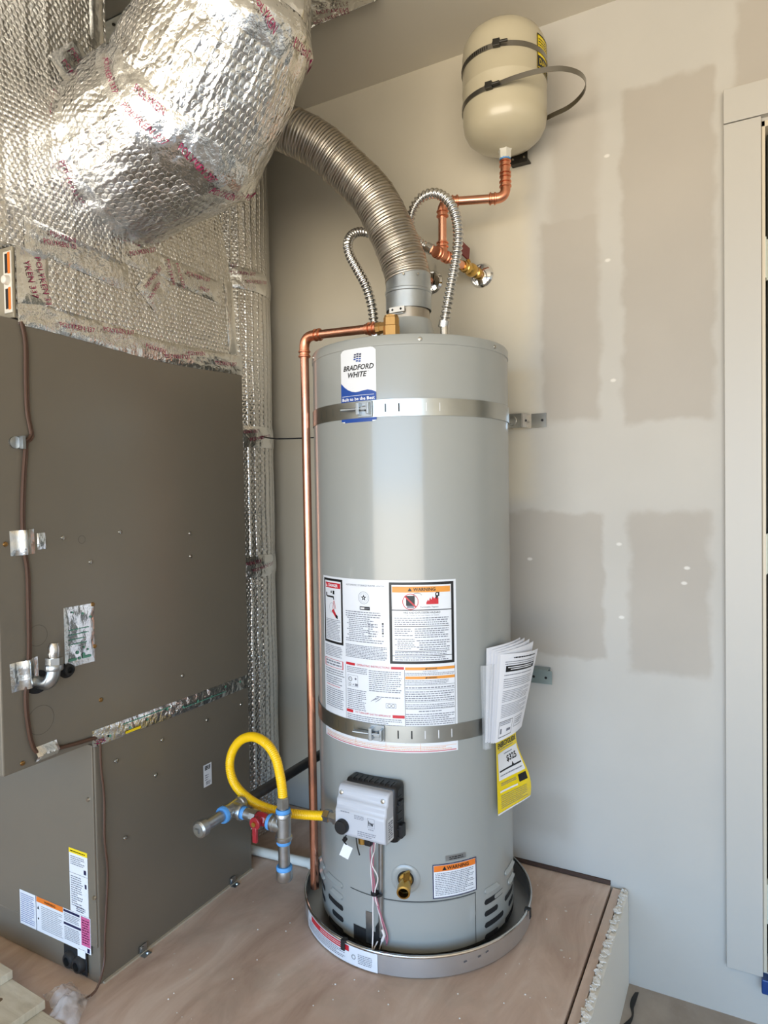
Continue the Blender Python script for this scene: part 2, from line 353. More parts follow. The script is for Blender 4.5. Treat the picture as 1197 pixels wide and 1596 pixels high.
def drywall_mat():
    """paper-faced drywall, joint compound knifed over seams and screws; shapes given in metres on the wall"""
    m = bpy.data.materials.new('drywall'); m.use_nodes = True; MATS['drywall'] = m; t = m.node_tree; b = t.nodes['Principled BSDF']; L = t.links.new
    tc = t.nodes.new('ShaderNodeTexCoord'); sp = t.nodes.new('ShaderNodeSeparateXYZ'); L(tc.outputs['Object'], sp.inputs[0])
    nz = t.nodes.new('ShaderNodeTexNoise'); nz.inputs['Scale'].default_value = 14; nz.inputs['Detail'].default_value = 5; L(tc.outputs['Object'], nz.inputs['Vector'])
    def M(op, a, bb=None):
        n = t.nodes.new('ShaderNodeMath'); n.operation = op
        for i, v in enumerate((a, bb)):
            if v is None: continue
            if isinstance(v, (int, float)): n.inputs[i].default_value = v
            else: L(v, n.inputs[i])
        return n.outputs[0]
    w = M('MULTIPLY', M('SUBTRACT', nz.outputs[0], .5), .05)
    X = M('ADD', sp.outputs[0], w); Z = M('ADD', sp.outputs[2], w)
    def ss(v, a, c):
        n = t.nodes.new('ShaderNodeMapRange'); n.interpolation_type = 'SMOOTHSTEP'; n.inputs[1].default_value = a; n.inputs[2].default_value = c; L(v, n.inputs[0]); return n.outputs[0]
    def rect(x0, z0, x1, z1, s):
        return M('MULTIPLY', M('MULTIPLY', ss(X, x0-s, x0+s), ss(X, x1+s, x1-s)), M('MULTIPLY', ss(Z, z0-s, z0+s), ss(Z, z1+s, z1-s)))
    bare = None   # where the grey-tan paper still shows
    for r, wt in (((-.51, 1.29, -.352, 1.86, .012), 1), ((-.48, 1.80, -.352, 2.29, .02), .75), ((-.292, 1.275, -.07, 2.16, .010), 1), ((-.16, 1.33, -.085, 2.10, .02), .5),
                  ((-.62, .625, -.345, 1.035, .008), 1), ((-.28, .605, -.082, 1.035, .012), 1), ((-.02, 2.085, .6, 2.30, .012), 1), 
                  ((-.60, .10, -.44, .22, .03), .7)):
        k = M('MULTIPLY', rect(*r), wt); bare = k if bare is None else M('MAXIMUM', bare, k)
    mx = t.nodes.new('ShaderNodeMix'); mx.data_type = 'RGBA'; L(bare, mx.inputs[0])
    mx.inputs[6].default_value = (*srgb(186, 182, 174), 1); mx.inputs[7].default_value = (*srgb(172, 165, 155), 1)
    sk = t.nodes.new('ShaderNodeMix'); sk.data_type = 'RGBA'; L(M('MAXIMUM', rect(-3.6, 1.07, -.545, 2.6, .04), rect(-3.6, .10, -.98, 2.6, .05)), sk.inputs[0]); L(mx.outputs[2], sk.inputs[6]); sk.inputs[7].default_value = (*srgb(204, 195, 176), 1)   # creamier, lighter tone around and left of the heater
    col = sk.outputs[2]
    dots = None   # filled screw heads
    for x, z in ((-.318, 1.394), (-.306, .948), (-.137, .889), (-.144, .849), (-.301, .748), (-.554, .90), (-.33, 2.0), (-.33, 1.72)):
        dx = M('SUBTRACT', sp.outputs[0], x); dz = M('MULTIPLY', M('SUBTRACT', sp.outputs[2], z), 1.6)
        d = M('SQRT', M('ADD', M('MULTIPLY', dx, dx), M('MULTIPLY', dz, dz))); k = ss(d, .010, .004)
        dots = k if dots is None else M('MAXIMUM', dots, k)
    m2 = t.nodes.new('ShaderNodeMix'); m2.data_type = 'RGBA'; L(M('MULTIPLY', dots, .75), m2.inputs[0]); L(col, m2.inputs[6]); m2.inputs[7].default_value = (*srgb(226, 222, 214), 1)
    n2 = t.nodes.new('ShaderNodeTexNoise'); n2.inputs['Scale'].default_value = 4; n2.inputs['Detail'].default_value = 6; L(tc.outputs['Object'], n2.inputs['Vector'])
    m3 = t.nodes.new('ShaderNodeMix'); m3.data_type = 'RGBA'; m3.blend_type = 'MULTIPLY'; m3.inputs[0].default_value = 1
    mr = t.nodes.new('ShaderNodeMapRange'); mr.inputs[1].default_value = .3; mr.inputs[2].default_value = .7; mr.inputs[3].default_value = .96; mr.inputs[4].default_value = 1.03; L(n2.outputs[0], mr.inputs[0])
    L(m2.outputs[2], m3.inputs[6]); L(mr.outputs[0], m3.inputs[7]); L(m3.outputs[2], b.inputs['Base Color'])
    b.inputs['Roughness'].default_value = .68
    bp = t.nodes.new('ShaderNodeBump'); bp.inputs['Strength'].default_value = .5; bp.inputs['Distance'].default_value = .0015; L(bare, bp.inputs['Height']); L(bp.outputs[0], b.inputs['Normal'])
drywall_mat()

# ------------------------------------------------------------------ the room
WY = 1.911; ZC = 2.404; ZF = -.265
XL, XR, YF = -3.4, 3.6, OPEN['y']
g = G()
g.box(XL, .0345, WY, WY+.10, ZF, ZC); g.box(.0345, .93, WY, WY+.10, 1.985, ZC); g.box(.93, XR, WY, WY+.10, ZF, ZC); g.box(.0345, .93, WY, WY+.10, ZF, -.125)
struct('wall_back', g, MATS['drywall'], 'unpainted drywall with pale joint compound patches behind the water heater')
struct('ceiling', G().box(XL, XR, YF, WY+.1, ZC, ZC+.08), MATS['ceiling_paint'], 'plain beige drywall ceiling above the water heater')
struct('floor', G().box(XL, XR, YF, WY, ZF-.05, ZF), MATS['rough_floor'], 'dusty brown garage floor beside the raised platform')
struct('wall_left', G().box(XL-.1, XL, YF, WY, ZF, ZC), MATS['garage_wall'], 'beige side wall of the garage behind the furnace')
struct('wall_right', G().box(XR, XR+.1, YF, WY, ZF, ZC), MATS['garage_wall'], 'beige side wall of the garage')
g = G(); g.box(XL, OPEN['x0'], YF-.1, YF, ZF, ZC); g.box(OPEN['x1'], XR, YF-.1, YF, ZF, ZC); g.box(OPEN['x0'], OPEN['x1'], YF-.1, YF, OPEN['z1'], ZC)
struct('wall_front', g, MATS['garage_wall'], 'garage wall with the wide open vehicle door')
g = G().box(-1.30, -.335, WY-.006, WY-.0005, .0005, .011)
struct('trim_1', g, mat('dark_gap', srgb(70, 50, 40), .8), 'thin dark brown gap strip between drywall and platform')

# platform
pf = bpy.data.objects.new('platform', None); COL.objects.link(pf); pf['kind'] = 'structure'; pf['label'] = 'raised plywood platform carrying the furnace and water heater'; pf['category'] = 'platform'
PX0, PY0 = -2.6, .35
obj('plywood_sheet', G().box(PX0, -.334, PY0, WY-.008, -.019, 0), MATS['plywood'], pf, False)
obj('frame_box', G().box(PX0, -.336, PY0+.03, WY-.004, ZF, -.019), mat('gap_brown', srgb(60, 44, 34), .8), pf, False)
obj('edge_board', G().box(-.328, -.307, PY0, WY-.008, -.09, -.004), MATS['plywood'], pf, False)
def ragged(a, b):
    return None
g = G(); n = 60
prof = []
for i in range(n+1):
    y = PY0+(WY-.004-PY0)*i/n; zt_ = -.004+.006*noise.noise(Vector((y*14, 0, 3)))
    x0 = -.3055+.003*noise.noise(Vector((y*20, 5, 3))); prof.append((y, zt_, x0))
vs = []; fs = []
for y, zt_, x0 in prof: vs += [(x0, y, ZF), (-.288, y, ZF), (-.288, y, zt_-.004), (x0, y, zt_)]
for i in range(n):
    a = 4*i; fs += [(a+k, a+(k+1) % 4, a+4+(k+1) % 4, a+4+k) for k in range(4)]
fs += [(0, 3, 2, 1), (4*n, 4*n+1, 4*n+2, 4*n+3)]
g.add(vs, fs); obj('side_drywall', g, mat('platform_drywall', srgb(226, 222, 212), .8), pf, False)
g = G(); rnd = random.Random(3)
for i in range(420):
    y = PY0+.02+(WY-.03-PY0)*rnd.random(); s_ = .0015+.004*rnd.random()**2; an = rnd.random()*3
    g.obox((-.2985+.010*(rnd.random()-.5), y, -.002+.003*rnd.random()), (s_*math.cos(an), s_*math.sin(an), .001*rnd.random()), (-s_*1.3*math.sin(an), s_*1.3*math.cos(an), .001), (.0004, 0, .0012))
obj('torn_plaster_edge', g, 'board_white', pf, False); bpy.data.objects['torn_plaster_edge']['kind'] = 'stuff'

# door at the right
d = bpy.data.objects.new('door_1', None); COL.objects.link(d); d['kind'] = 'structure'; d['label'] = 'dark door in painted flat casing at the right edge'; d['category'] = 'door'; 
obj('side_casing', G().box(-.048, .0335, WY-.018, WY, -.13, 1.997), 'painted_trim', d, False, .0015)
obj('head_casing', G().box(-.048, 1.02, WY-.020, WY, 1.999, 2.082), 'painted_trim', d, False, .0015)
obj('side_casing', G().box(.95, 1.02, WY-.018, WY, -.13, 1.997), 'painted_trim', d, False, .0015)
obj('jamb', G().box(.0345, .0425, WY-.004, WY+.10, -.125, 1.99).box(.0345, .94, WY-.004, WY+.10, 1.976, 1.99).box(.926, .94, WY-.004, WY+.1, -.125, 1.99), 'jamb_paint', d, False, .001)
obj('stop_and_light_block', G().box(.0425, .056, WY+.072, WY+.098, -.12, 1.975).box(.0425, .93, WY+.098, WY+.12, -.125, 1.985), 'door_dark', d, False)  # door stop, plus an added dark panel behind the slab blocking outside light
obj('door_slab', G().box(.0465, .922, WY+.03, WY+.07, -.10, 1.970), 'door_dark', d, False, .002)
for z in (1.66, .93, .05):
    obj('hinge', G().box(.0425, .0445, WY-.002, WY+.03, z-.05, z+.05).cyl((.047, WY+.024, z-.05), (.047, WY+.024, z+.05), .0035), mat('hinge_paint', srgb(196, 200, 186), .4), d)
obj('sill', G().box(.030, .94, WY-.03, WY+.1, -.165, -.128), 'blue_tape', d, False, .003)

# ------------------------------------------------------------------ water heater
HX, HY, HR = -.783, 1.6035, .255
def hp(ang, z, off=0.0):
    a = math.radians(ang); return Vector((HX+(HR+off)*math.cos(a), HY+(HR+off)*math.sin(a), z))
def hmap(u, v, o=0.0):     # u = arc length from -90 degrees, v = height
    return hp(-90+math.degrees(u/HR), v, o)
def hu(ang): return math.radians(ang+90)*HR
wh = thing('water_heater', 'tall grey gas tank water heater standing in a round metal pan', 'water heater', (HX, HY, .004))
obj('base_ring', G().lathe([(.236, .0045), (.236, .03)], (HX, HY, 0), seg=96), 'black_steel', wh)
obj('jacket', G().lathe([(.252, .026), (HR, .029), (HR, 1.445)], (HX, HY, 0), seg=192, cap=True), 'heater_paint', wh)
obj('top_cap', G().lathe([(HR+.0004, 1.4325), (HR+.0016, 1.4335), (HR+.0016, 1.452), (HR-.001, 1.4565), (HR-.006, 1.458), (.0, 1.460)], (HX, HY, 0), seg=192, cap=False), 'heater_paint', wh)
for a in (-136, -58.5, -11, 40, 95, 150):
    p = hp(a, 1.4435, .0016); n = (p-Vector((HX, HY, 1.4435))).normalized()
    obj('cap_screw', G().lathe([(.0048, 0), (.0045, .0018), (.002, .0028)], p, n, 12).lathe([(.0022, .0028), (.0022, .0031)], p, n, 8), 'screw_steel', wh)
obj('draft_hood', G().lathe([(.088, 1.459), (.080, 1.475), (.064, 1.525), (.058, 1.548)], (HX, HY, 0), seg=64), 'heater_paint', wh)
for s in (-1, 1):
    obj('pipe_nipple', G().cyl((HX+s*.1016, HY, 1.458), (HX+s*.1016, HY, 1.53), .0115), 'stainless', wh)
# relief valve on top
rv = obj('relief_valve', G().lathe([(.014, 1.459), (.014, 1.470), (.0205, 1.472), (.0205, 1.496), (.0190, 1.498), (.0190, 1.5165), (.0170, 1.518), (.0170, 1.522), (.008, 1.5235)], (-.750, 1.44, 0), seg=10)
         .lathe([(.0135, 0), (.0135, .018), (.0150, .019), (.0150, .029), (.0135, .030)], (-.760, 1.4402, 1.4975), (-1, .03, 0), 8), 'dull_brass', wh, label='brass relief valve on top')
obj('test_lever', G().box(-.764, -.716, 1.4365, 1.4435, 1.5235, 1.5255), 'galvanized', rv, False)

# embossed door line, access opening
g = G()
for a0, a1, z in ((-103, -31.5, .1505),):
    g.grid(40, 1, lambda a, b: hp(a0+(a1-a0)*a, z+.0012*(b-.5)*2, .0004))
g.grid(1, 10, lambda a, b: hp(-31.8+.35*a, .030+.12*b, .0004))
obj('door_seam', g, mat('seam_shadow', srgb(52, 54, 54), .7), wh, False)
obj('access_door', G().grid(40, 8, lambda a, b: hp(-83+(-32.2+83)*a, .030+.118*b, .0006+.0006*math.sin(PI*a)+(.004*math.exp(-((a-.985)/.03)**2-((b-.62)/.12)**2)))), 'heater_paint', wh, label='lower burner access door with a dented edge')
def capsule(a0, a1, z, h, off, n=8):
    """rounded slot outline on the jacket; angles in degrees"""
    u0, u1 = hu(a0), hu(a1); r = h/2; pts = []
    if u1-u0 < h: u1 = u0+h
    for i in range(n+1): t = -PI/2+PI*i/n; pts.append((u1-r+r*math.cos(t), z+r*math.sin(t)))
    for i in range(n+1): t = PI/2+PI*i/n; pts.append((u0+r+r*math.cos(t), z+r*math.sin(t)))
    return pts
def slot(a0, a1, z, h, m, off, name, dz=0):
    P_ = capsule(a0, a1, z, h, off); g = G(); half = len(P_)//2
    # split into strips so it follows the curve
    u0, u1 = hu(a0), hu(a1); r = h/2; k = 10
    def fn(a, b):
        u = u0+(u1-u0)*a; d = 0
        if u < u0+r: d = u0+r-u
        elif u > u1-r: d = u-(u1-r)
        hh = math.sqrt(max(r*r-d*d, 1e-10)); return hmap(u, z+(b*2-1)*hh, off(b) if callable(off) else off)
    g.grid(24, 3, fn); return obj(name, g, m, wh)
for a0, a1, z, dark in ((-125.5, -109, .141, 0), (-120.5, -109, .1125, 0), (-125.5, -109, .085, 1), (-120.5, -109, .057, 1), (-125.5, -109, .028, 1),
                        (-144, -131, .141, 0), (-150, -131, .113, 0), (-144, -131, .085, 1), (-150, -131, .056, 1),
                        (-25.5, -14, .142, 0), (-25.5, -8, .115, 2), (-25.5, -14, .087, 1), (-25.5, -8, .059, 1), (-25.5, -14, .031, 1),
                        (-6.5, 9, .150, 0), (-2, 9, .118, 0), (-6.5, 9, .086, 1), (-1, 9, .060, 1), (-6.5, 12, .031, 1)):
    h = .0135
    if dark == 0: slot(a0, a1, z, h, 'heater_paint', lambda b: .0004+.0060*math.sin(PI*min(1, b*1.25))*(b < .8)+.0005, 'pressed_louvre')
    else:
        slot(a0, a1, z, h, 'dark_hole', .0005, 'air_slot')
        if dark == 2: slot(a0+8, a1, z+.001, h*.8, 'heater_paint', .0012, 'pressed_louvre')
# burner inlet cut-out
obj('burner_opening', G().grid(14, 4, lambda a, b: hp(-101+(-83.5+101)*a, .030+.036*b, .0010)).grid(4, 6, lambda a, b: hp(-87+3.6*a, .066+.04*b*(a*.7+.3), .0010)), 'dark_hole', wh)
obj('inner_plate', G().grid(4, 4, lambda a, b: hp(-92.5+4.5*a, .035+.075*b, .0022)), 'galvanized', wh)
obj('igniter_tube', G().cyl(hp(-83.5, .062, .004), hp(-82.6, .290, .004), .0062), 'galvanized', wh)
# drain valve
dv = obj('drain_valve', G().lathe([(.018, 0), (.016, .012), (.012, .016), (.0125, .034), (.0155, .035), (.0155, .052), (.0115, .053), (.0110, .040)], hp(-70, .203, -.006), (math.cos(math.radians(-70)), math.sin(math.radians(-70)), -.10), 24, cap=False)
         .obox(hp(-69.2, .217, .016), (.0025, -.001, 0), (.003, .007, 0), (0, .002, .011)), 'brass', wh, label='brass drain spigot')
obj('drain_plate', G().grid(28, 3, lambda a, b: hmap(hu(-70)+(.019+.015*b)*math.cos(2*PI*a), .2035+(.019+.015*b)*math.sin(2*PI*a), .0012+.003*math.sin(PI*b)), close_u=True), 'heater_paint', wh)
g = G(); g.add([hmap(hu(-70)+.0195*math.cos(2*PI*i/24), .2035+.0195*math.sin(2*PI*i/24), .0011) for i in range(24)], [tuple(range(24))]); obj('drain_hole', g, 'dark_hole', wh, False)

# --- brand badge (white over blue wave)
A0, A1 = hu(-103.3), hu(-81.5); Z0, Z1 = 1.262, 1.4335
bp_ = obj('brand_badge', G().grid(14, 1, lambda a, b: hmap(A0+(A1-A0)*a, Z0+.003*((abs(a-.5)*2)**12)+(Z1-Z0-.008*((abs(a-.5)*2)**9)-.003*((abs(a-.5)*2)**12))*b, .0007)), 'white_label', wh)
pr = Print(hmap, .0009); W_ = A1-A0
wave = [0.0, .022, .038, .047, .049, .047, .0435, .041, .0395, .0405]
wz = [.0940, .0840, .0765, .0720, .0700, .0705, .0725, .0735, .0715, .0665]
for i in range(9):
    u = A0+W_*(i/9); u_ = A0+W_*((i+1)/9); o = pr.base+.00025
    b0 = .003 if i in (0, 8) else 0
    pr.g('blue_print').add([hmap(u, Z0+b0, o), hmap(u_, Z0+b0, o), hmap(u_, Z0+wz[i+1], o), hmap(u, Z0+wz[i], o)], [(0, 1, 2, 3)])
pr.text('BRADFORD', A0+W_*.52, 1.3825, .0125, 'black_lettering', center=True, width=W_*.86, shear=.25, bold=.025)
pr.text('WHITE', A0+W_*.50, 1.3660, .0125, 'black_lettering', center=True, width=W_*.54, shear=.25, bold=.025)
pr.text("'", A0+W_*.80, 1.3765, .0025, 'black_lettering')
for r in range(4):
    for c in range(3):
        if (r == 3 and c == 0): continue
        u = A0+W_*(.40+.073*c)+.0006*(3-r); v = 1.4165-.0052*r+(.001 if c == 1 else 0); pr.rect(u, v, u+.0058, v+.0034, 'navy_print' if r < 2 else 'blue_print')
pr.rect(A0+W_*.04, 1.3235, A0+W_*.94, 1.3243, 'white_print', 2)
pr.text('Built to be the Best', A0+W_*.5, 1.3125, .0075, 'white_print', center=True, width=W_*.92, bold=.02)
pr.build(bp_)

# --- main instruction label
L0, L1, B0, B1 = hu(-124.2), hu(-41.2), .498, .896
ml = obj('instruction_label', G().grid(60, 1, lambda a, b: hmap(L0+(L1-L0)*a, B0+(B1-B0)*b, .0007)), 'white_label', wh)
pr = Print(hmap, .0009); K = 'black_lettering'; GY = 'grey_lettering'
# danger column
u0, u1 = hu(-123), hu(-105); pr.frame(u0, .733, u1, .891, .0058, K)
pr.rect(u0+.009, .868, u1-.008, .881, 'red_print'); pr.text('DANGER', (u0+u1)/2+.004, .871, .0072, 'white_print', 3, center=True, bold=.03)
pr.poly([(u0+.012, .871), (u0+.0185, .871), (u0+.01525, .8785)], 'white_print', 3)
uc = (u0+u1)/2
pr.rect(u0+.011, .846, u0+.016, .856, K); pr.poly([(u0+.016, .8485), (uc+.006, .8485), (uc+.008, .840), (uc+.004, .840), (uc+.003, .8445), (u0+.016, .8445)], K)
pr.poly([(uc-.008, .856), (uc-.001, .856), (uc-.0045, .8625)], K); pr.rect(uc+.002, .853, uc+.009, .862, K)
for k in range(3): pr.poly([(uc+.004+.002*k, .838), (uc+.005+.002*k, .838), (uc+.002+.006*k, .818), (uc+.0005+.006*k, .818)], 'red_print')
pr.poly([(uc-.004, .812), (uc+.004, .818), (uc+.016, .804), (uc+.020, .797), (uc+.013, .797)], 'red_print'); pr.poly([(uc+.012, .806), (uc+.021, .802), (uc+.021, .794), (uc+.014, .797)], K, 2)
pr.ring(uc-.002, .820, .012, .0006, GY)
pr.lines(u0+.010, .793, u1-.009, .742, 13, GY)
# rating column
v0, v1 = hu(-102.8), hu(-78.2); vc = (v0+v1)/2
pr.text('AUTOMATIC STORAGE WATER HEATER', vc, .8795, .0042, GY, center=True, width=(v1-v0)*.95)
pr.ring(vc-.001, .853, .0145, .0008, GY); pr.ring(vc-.001, .853, .0105, .0004, GY)
st = [(vc-.001+(.0078 if i % 2 == 0 else .0033)*math.sin(PI*i/5), .853+(.0078 if i % 2 == 0 else .0033)*math.cos(PI*i/5)) for i in range(10)]
pr.poly(st, K); pr.disc(vc-.001, .853, .0017, 'white_print', 2)
pr.rect(vc-.012, .8245, vc+.015, .8325, K); pr.rect(vc-.010, .8268, vc+.001, .8302, 'white_print', 2); pr.rect(vc+.002, .8275, vc+.013, .8293, GY, 2)
pr.lines(v0, .8215, v1-.012, .806, 3, GY, ragged=.1); pr.lines(v0+.004, .806, v1-.03, .757, 11, GY, ragged=.6, indent=.006); pr.lines(v1-.045, .795, v1-.018, .762, 6, GY, ragged=.6)
for k in range(6): pr.rect(v1-.010, .765+.0055*k, v1-.006, .765+.0055*k+(.0045 if k % 3 else .0025), K if k % 2 else GY)
pr.lines(v0, .757, v1-.005, .747, 2, GY); pr.lines(v0-.002, .741, v1+.002, .709, 9, GY, t=.5, ragged=.08)
pr.lines(u0+.002, .728, u1-.004, .700, 7, GY)
# flammable vapor warning box
w0, w1 = hu(-76.4), hu(-42.6); pr.frame(w0, .7035, w1, .8915, .0062, K)
pr.rect(w0+.0075, .868, w1-.0085, .8815, 'orange_print'); pr.text('WARNING', (w0+w1)/2+.006, .8712, .0078, K, 3, center=True, bold=.02)
wc = (w0+w1)/2; pr.poly([(wc-.032, .8712), (wc-.0225, .8712), (wc-.02725, .879)], K, 3)
pr.rect(wc-.036, .8375, wc-.016, .8605, K); pr.rect(wc-.034, .8325, wc-.018, .8375, GY); pr.ring(wc-.026, .847, .0185, .0016, 'red_print', 3)
pr.poly([(wc-.040, .8585), (wc-.0375, .8610), (wc-.012, .8355), (wc-.0145, .833)], 'red_print', 3)
for k in range(10):
    a_ = math.radians(200-20*k); a2 = math.radians(180-20*k)
    pr.poly([(wc-.010+.010*math.cos(a_), .8615+.006*math.sin(a_)), (wc-.010+.010*math.cos(a2), .8615+.006*math.sin(a2)), (wc-.010+.009*math.cos(a2), .8615+.005*math.sin(a2)), (wc-.010+.009*math.cos(a_), .8615+.005*math.sin(a_))], K, 2)
fl = [(wc-.001, .8405), (wc+.010, .8445), (wc+.014, .851), (wc+.0165, .848), (wc+.0185, .856), (wc+.022, .851), (wc+.025, .8585), (wc+.0285, .853), (wc+.033, .8595), (wc+.0345, .853), (wc+.0385, .856), (wc+.038, .8465), (wc+.034, .8405)]
for i in range(1, len(fl)-2): pr.poly([(fl[i][0], .8405), (fl[i+1][0], .8405), fl[i+1], fl[i]], 'red_print')
pr.ring(wc+.0355, .8635, .0048, .0022, K, 2); pr.poly([(wc+.031, .861), (wc+.039, .860), (wc+.0345, .851)], K, 2); pr.rect(wc+.0385, .859, wc+.0405, .868, K, 2)
pr.text('Flammable Vapors', wc+.017, .8320, .0042, K, center=True, width=.042)
pr.rect(w0+.0062, .8265, w1-.0062, .8285, K)
pr.text('FIRE AND EXPLOSION HAZARD', wc, .8195, .0045, K, center=True, width=.085); pr.text('Can result in serious injury or death', wc, .8135, .0035, GY, center=True, width=.078)
pr.lines(w0+.012, .812, w1-.012, .7925, 4, GY, ragged=.06); pr.rect(w0+.012, .7895, w1-.012, .7908, K)
pr.lines(w0+.012, .787, w0+.054, .767, 4, GY, ragged=.5); pr.lines(w0+.058, .787, w1-.012, .763, 5, GY, ragged=.2)
pr.lines(w0+.012, .763, w0+.060, .737, 6, GY, ragged=.3, indent=.006); pr.lines(w0+.062, .760, w1-.008, .735, 5, GY, ragged=.3, indent=.006)
pr.rect(w0+.012, .7325, w1-.012, .7337, K); pr.lines(w0+.012, .732, w1-.012, .7235, 2, GY); pr.rect(w0+.0062, .7215, w1-.0062, .7228, K); pr.lines(w0+.012, .7205, w1-.014, .711, 2, GY)
# safety column
pr.frame(u0, .674, u1-.002, .694, .0010, 'red_print'); pr.rect(u0, .674, u0+.003, .694, 'red_print'); pr.rect(u1-.005, .674, u1-.002, .694, 'red_print')
pr.lines(u0+.006, .6915, u1-.008, .6775, 2, GY, t=.5); pr.lines(u0+.001, .6715, u1, .660, 2, GY); pr.rect(u0, .6565, u1+.001, .6578, K)
pr.lines(u0+.005, .653, u1-.004, .632, 4, GY); pr.lines(u0+.006, .631, u1-.014, .6275, 1, 'red_print'); pr.lines(u0+.005, .624, u1-.001, .575, 10, GY)
# operating instructions
q0_, q1_ = hu(-103.2), hu(-69.2)
pr.rect(q0_, .6905, q0_+.028, .6965, 'red_print'); pr.rect(q1_-.030, .6905, q1_, .6965, 'red_print'); pr.text('OPERATING INSTRUCTIONS', (q0_+q1_)/2, .6912, .0048, 'red_print', center=True, width=.085)
pr.rect(q0_-.002, .545, q0_-.0012, .690, K); pr.rect(q1_+.001, .520, q1_+.0018, .690, K)
pr.lines(q0_+.003, .688, q0_+.064, .672, 4, GY); pr.frame(q0_+.005, .640, q0_+.036, .667, .0006, GY); pr.ring(q0_+.013, .657, .0055, .0014, K); pr.disc(q0_+.013, .657, .001, K, 2); pr.ring(q0_+.012, .645, .0035, .001, K); pr.disc(q0_+.029, .659, .0028, GY); pr.disc(q0_+.022, .645, .0018, GY); pr.rect(q0_+.027, .642, q0_+.035, .648, GY)
pr.lines(q0_+.003, .635, q0_+.060, .585, 11, GY, ragged=.5); pr.lines(q0_+.066, .686, q1_-.004, .635, 11, GY)
for k in range(5): pr.poly([(q0_+.070+.004*k, .612+.003*(k % 3)), (q0_+.084+.003*k, .622-.003*(k % 2)), (q0_+.0845+.003*k, .621-.003*(k % 2)), (q0_+.0705+.004*k, .611+.003*(k % 3))], GY)
pr.frame(q0_+.108, .600, q0_+.132, .611, .0008, GY); pr.ring(q0_+.116, .6055, .004, .0008, K); pr.ring(q0_+.125, .6055, .004, .0008, K); pr.lines(q0_+.085, .627, q1_-.004, .622, 1, GY, ragged=.5)
pr.rect(q0_, .5775, q0_+.020, .5845, 'red_print'); pr.rect(q1_-.028, .5775, q1_, .5845, 'red_print'); pr.text('TO TURN OFF GAS TO APPLIANCE', (q0_+q1_)/2-.003, .579, .0044, 'red_print', center=True, width=.092)
pr.lines(q0_+.002, .5755, q1_-.002, .558, 4, GY)
# warnings column
r0_, r1_ = hu(-68.6), hu(-42.6)
for v in (.6925, .6715):
    pr.rect(r0_, v-.003, r1_, v+.0035, 'orange_print'); pr.text('WARNING', (r0_+r1_)/2+.003, v-.0016, .0036, K, 3, center=True); pr.poly([((r0_+r1_)/2-.012, v-.0016), ((r0_+r1_)/2-.008, v-.0016), ((r0_+r1_)/2-.010, v+.0022)], K, 3)
pr.text('FOR YOUR SAFETY', (r0_+r1_)/2, .6850, .0028, GY, center=True); pr.lines(r0_, .684, r1_, .677, 2, GY, ragged=.1)
pr.lines(r0_, .667, r1_-.01, .656, 3, GY, ragged=.3); pr.lines(r0_, .652, r1_, .646, 1, GY); pr.lines(r0_, .642, r1_, .617, 5, GY, ragged=.1); pr.lines(r0_, .612, r1_, .600, 3, GY, ragged=.1)
pr.lines(r0_+.03, .597, r1_-.03, .592, 1, GY); pr.lines(r0_, .590, r1_, .562, 6, GY, ragged=.15)
for v in (.6545, .6445, .6155, .5995): pr.rect(r0_, v, r1_, v+.0006, K)
pr.rect(r1_+.0005, .52, r1_+.0012, .70, K)
pr.rect(L0+.006, .5005, L1-.004, .5022, 'red_print'); pr.rect(L0+.006, .5125, L1-.004, .5131, 'orange_print')
for uu in (.05, .12, .20, .28): pr.rect(L0+uu, .5022, L0+uu+.0005, .520, 'orange_print')
pr.lines(L0+.01, .5120, L1-.01, .5035, 2, 'orange_print', t=.3)
pr.build(ml)

# --- small warning label near the drain
s0, s1 = hu(-56), hu(-31); sl = obj('warning_label', G().grid(12, 1, lambda a, b: hmap(s0+(s1-s0)*a, .157+.0795*b, .0012)), 'white_label', wh)
pr = Print(hmap, .0014); pr.frame(s0, .157, s1, .2365, .0022, 'navy_print'); pr.rect(s0+.003, .2195, s1-.003, .2335, 'dark_orange_print', 1)
pr.text('WARNING', (s0+s1)/2+.006, .2222, .0085, K, 3, center=True, bold=.02); pr.poly([((s0+s1)/2-.033, .2222), ((s0+s1)/2-.0225, .2222), ((s0+s1)/2-.0278, .2310)], K, 3)
pr.lines(s0+.006, .217, s1-.006, .163, 13, GY); pr.build(sl)
lb = obj('serial_sticker', G().grid(6, 1, lambda a, b: hmap(hu(-49)+(hu(-37.5)-hu(-49))*a, .2415+.0125*b, .0012)), mat('silver_sticker', srgb(150, 150, 148), .4, metal=.6), wh)
pr = Print(hmap, .0014); pr.lines(hu(-47), .252, hu(-39), .2435, 2, K, t=.5); pr.build(lb)

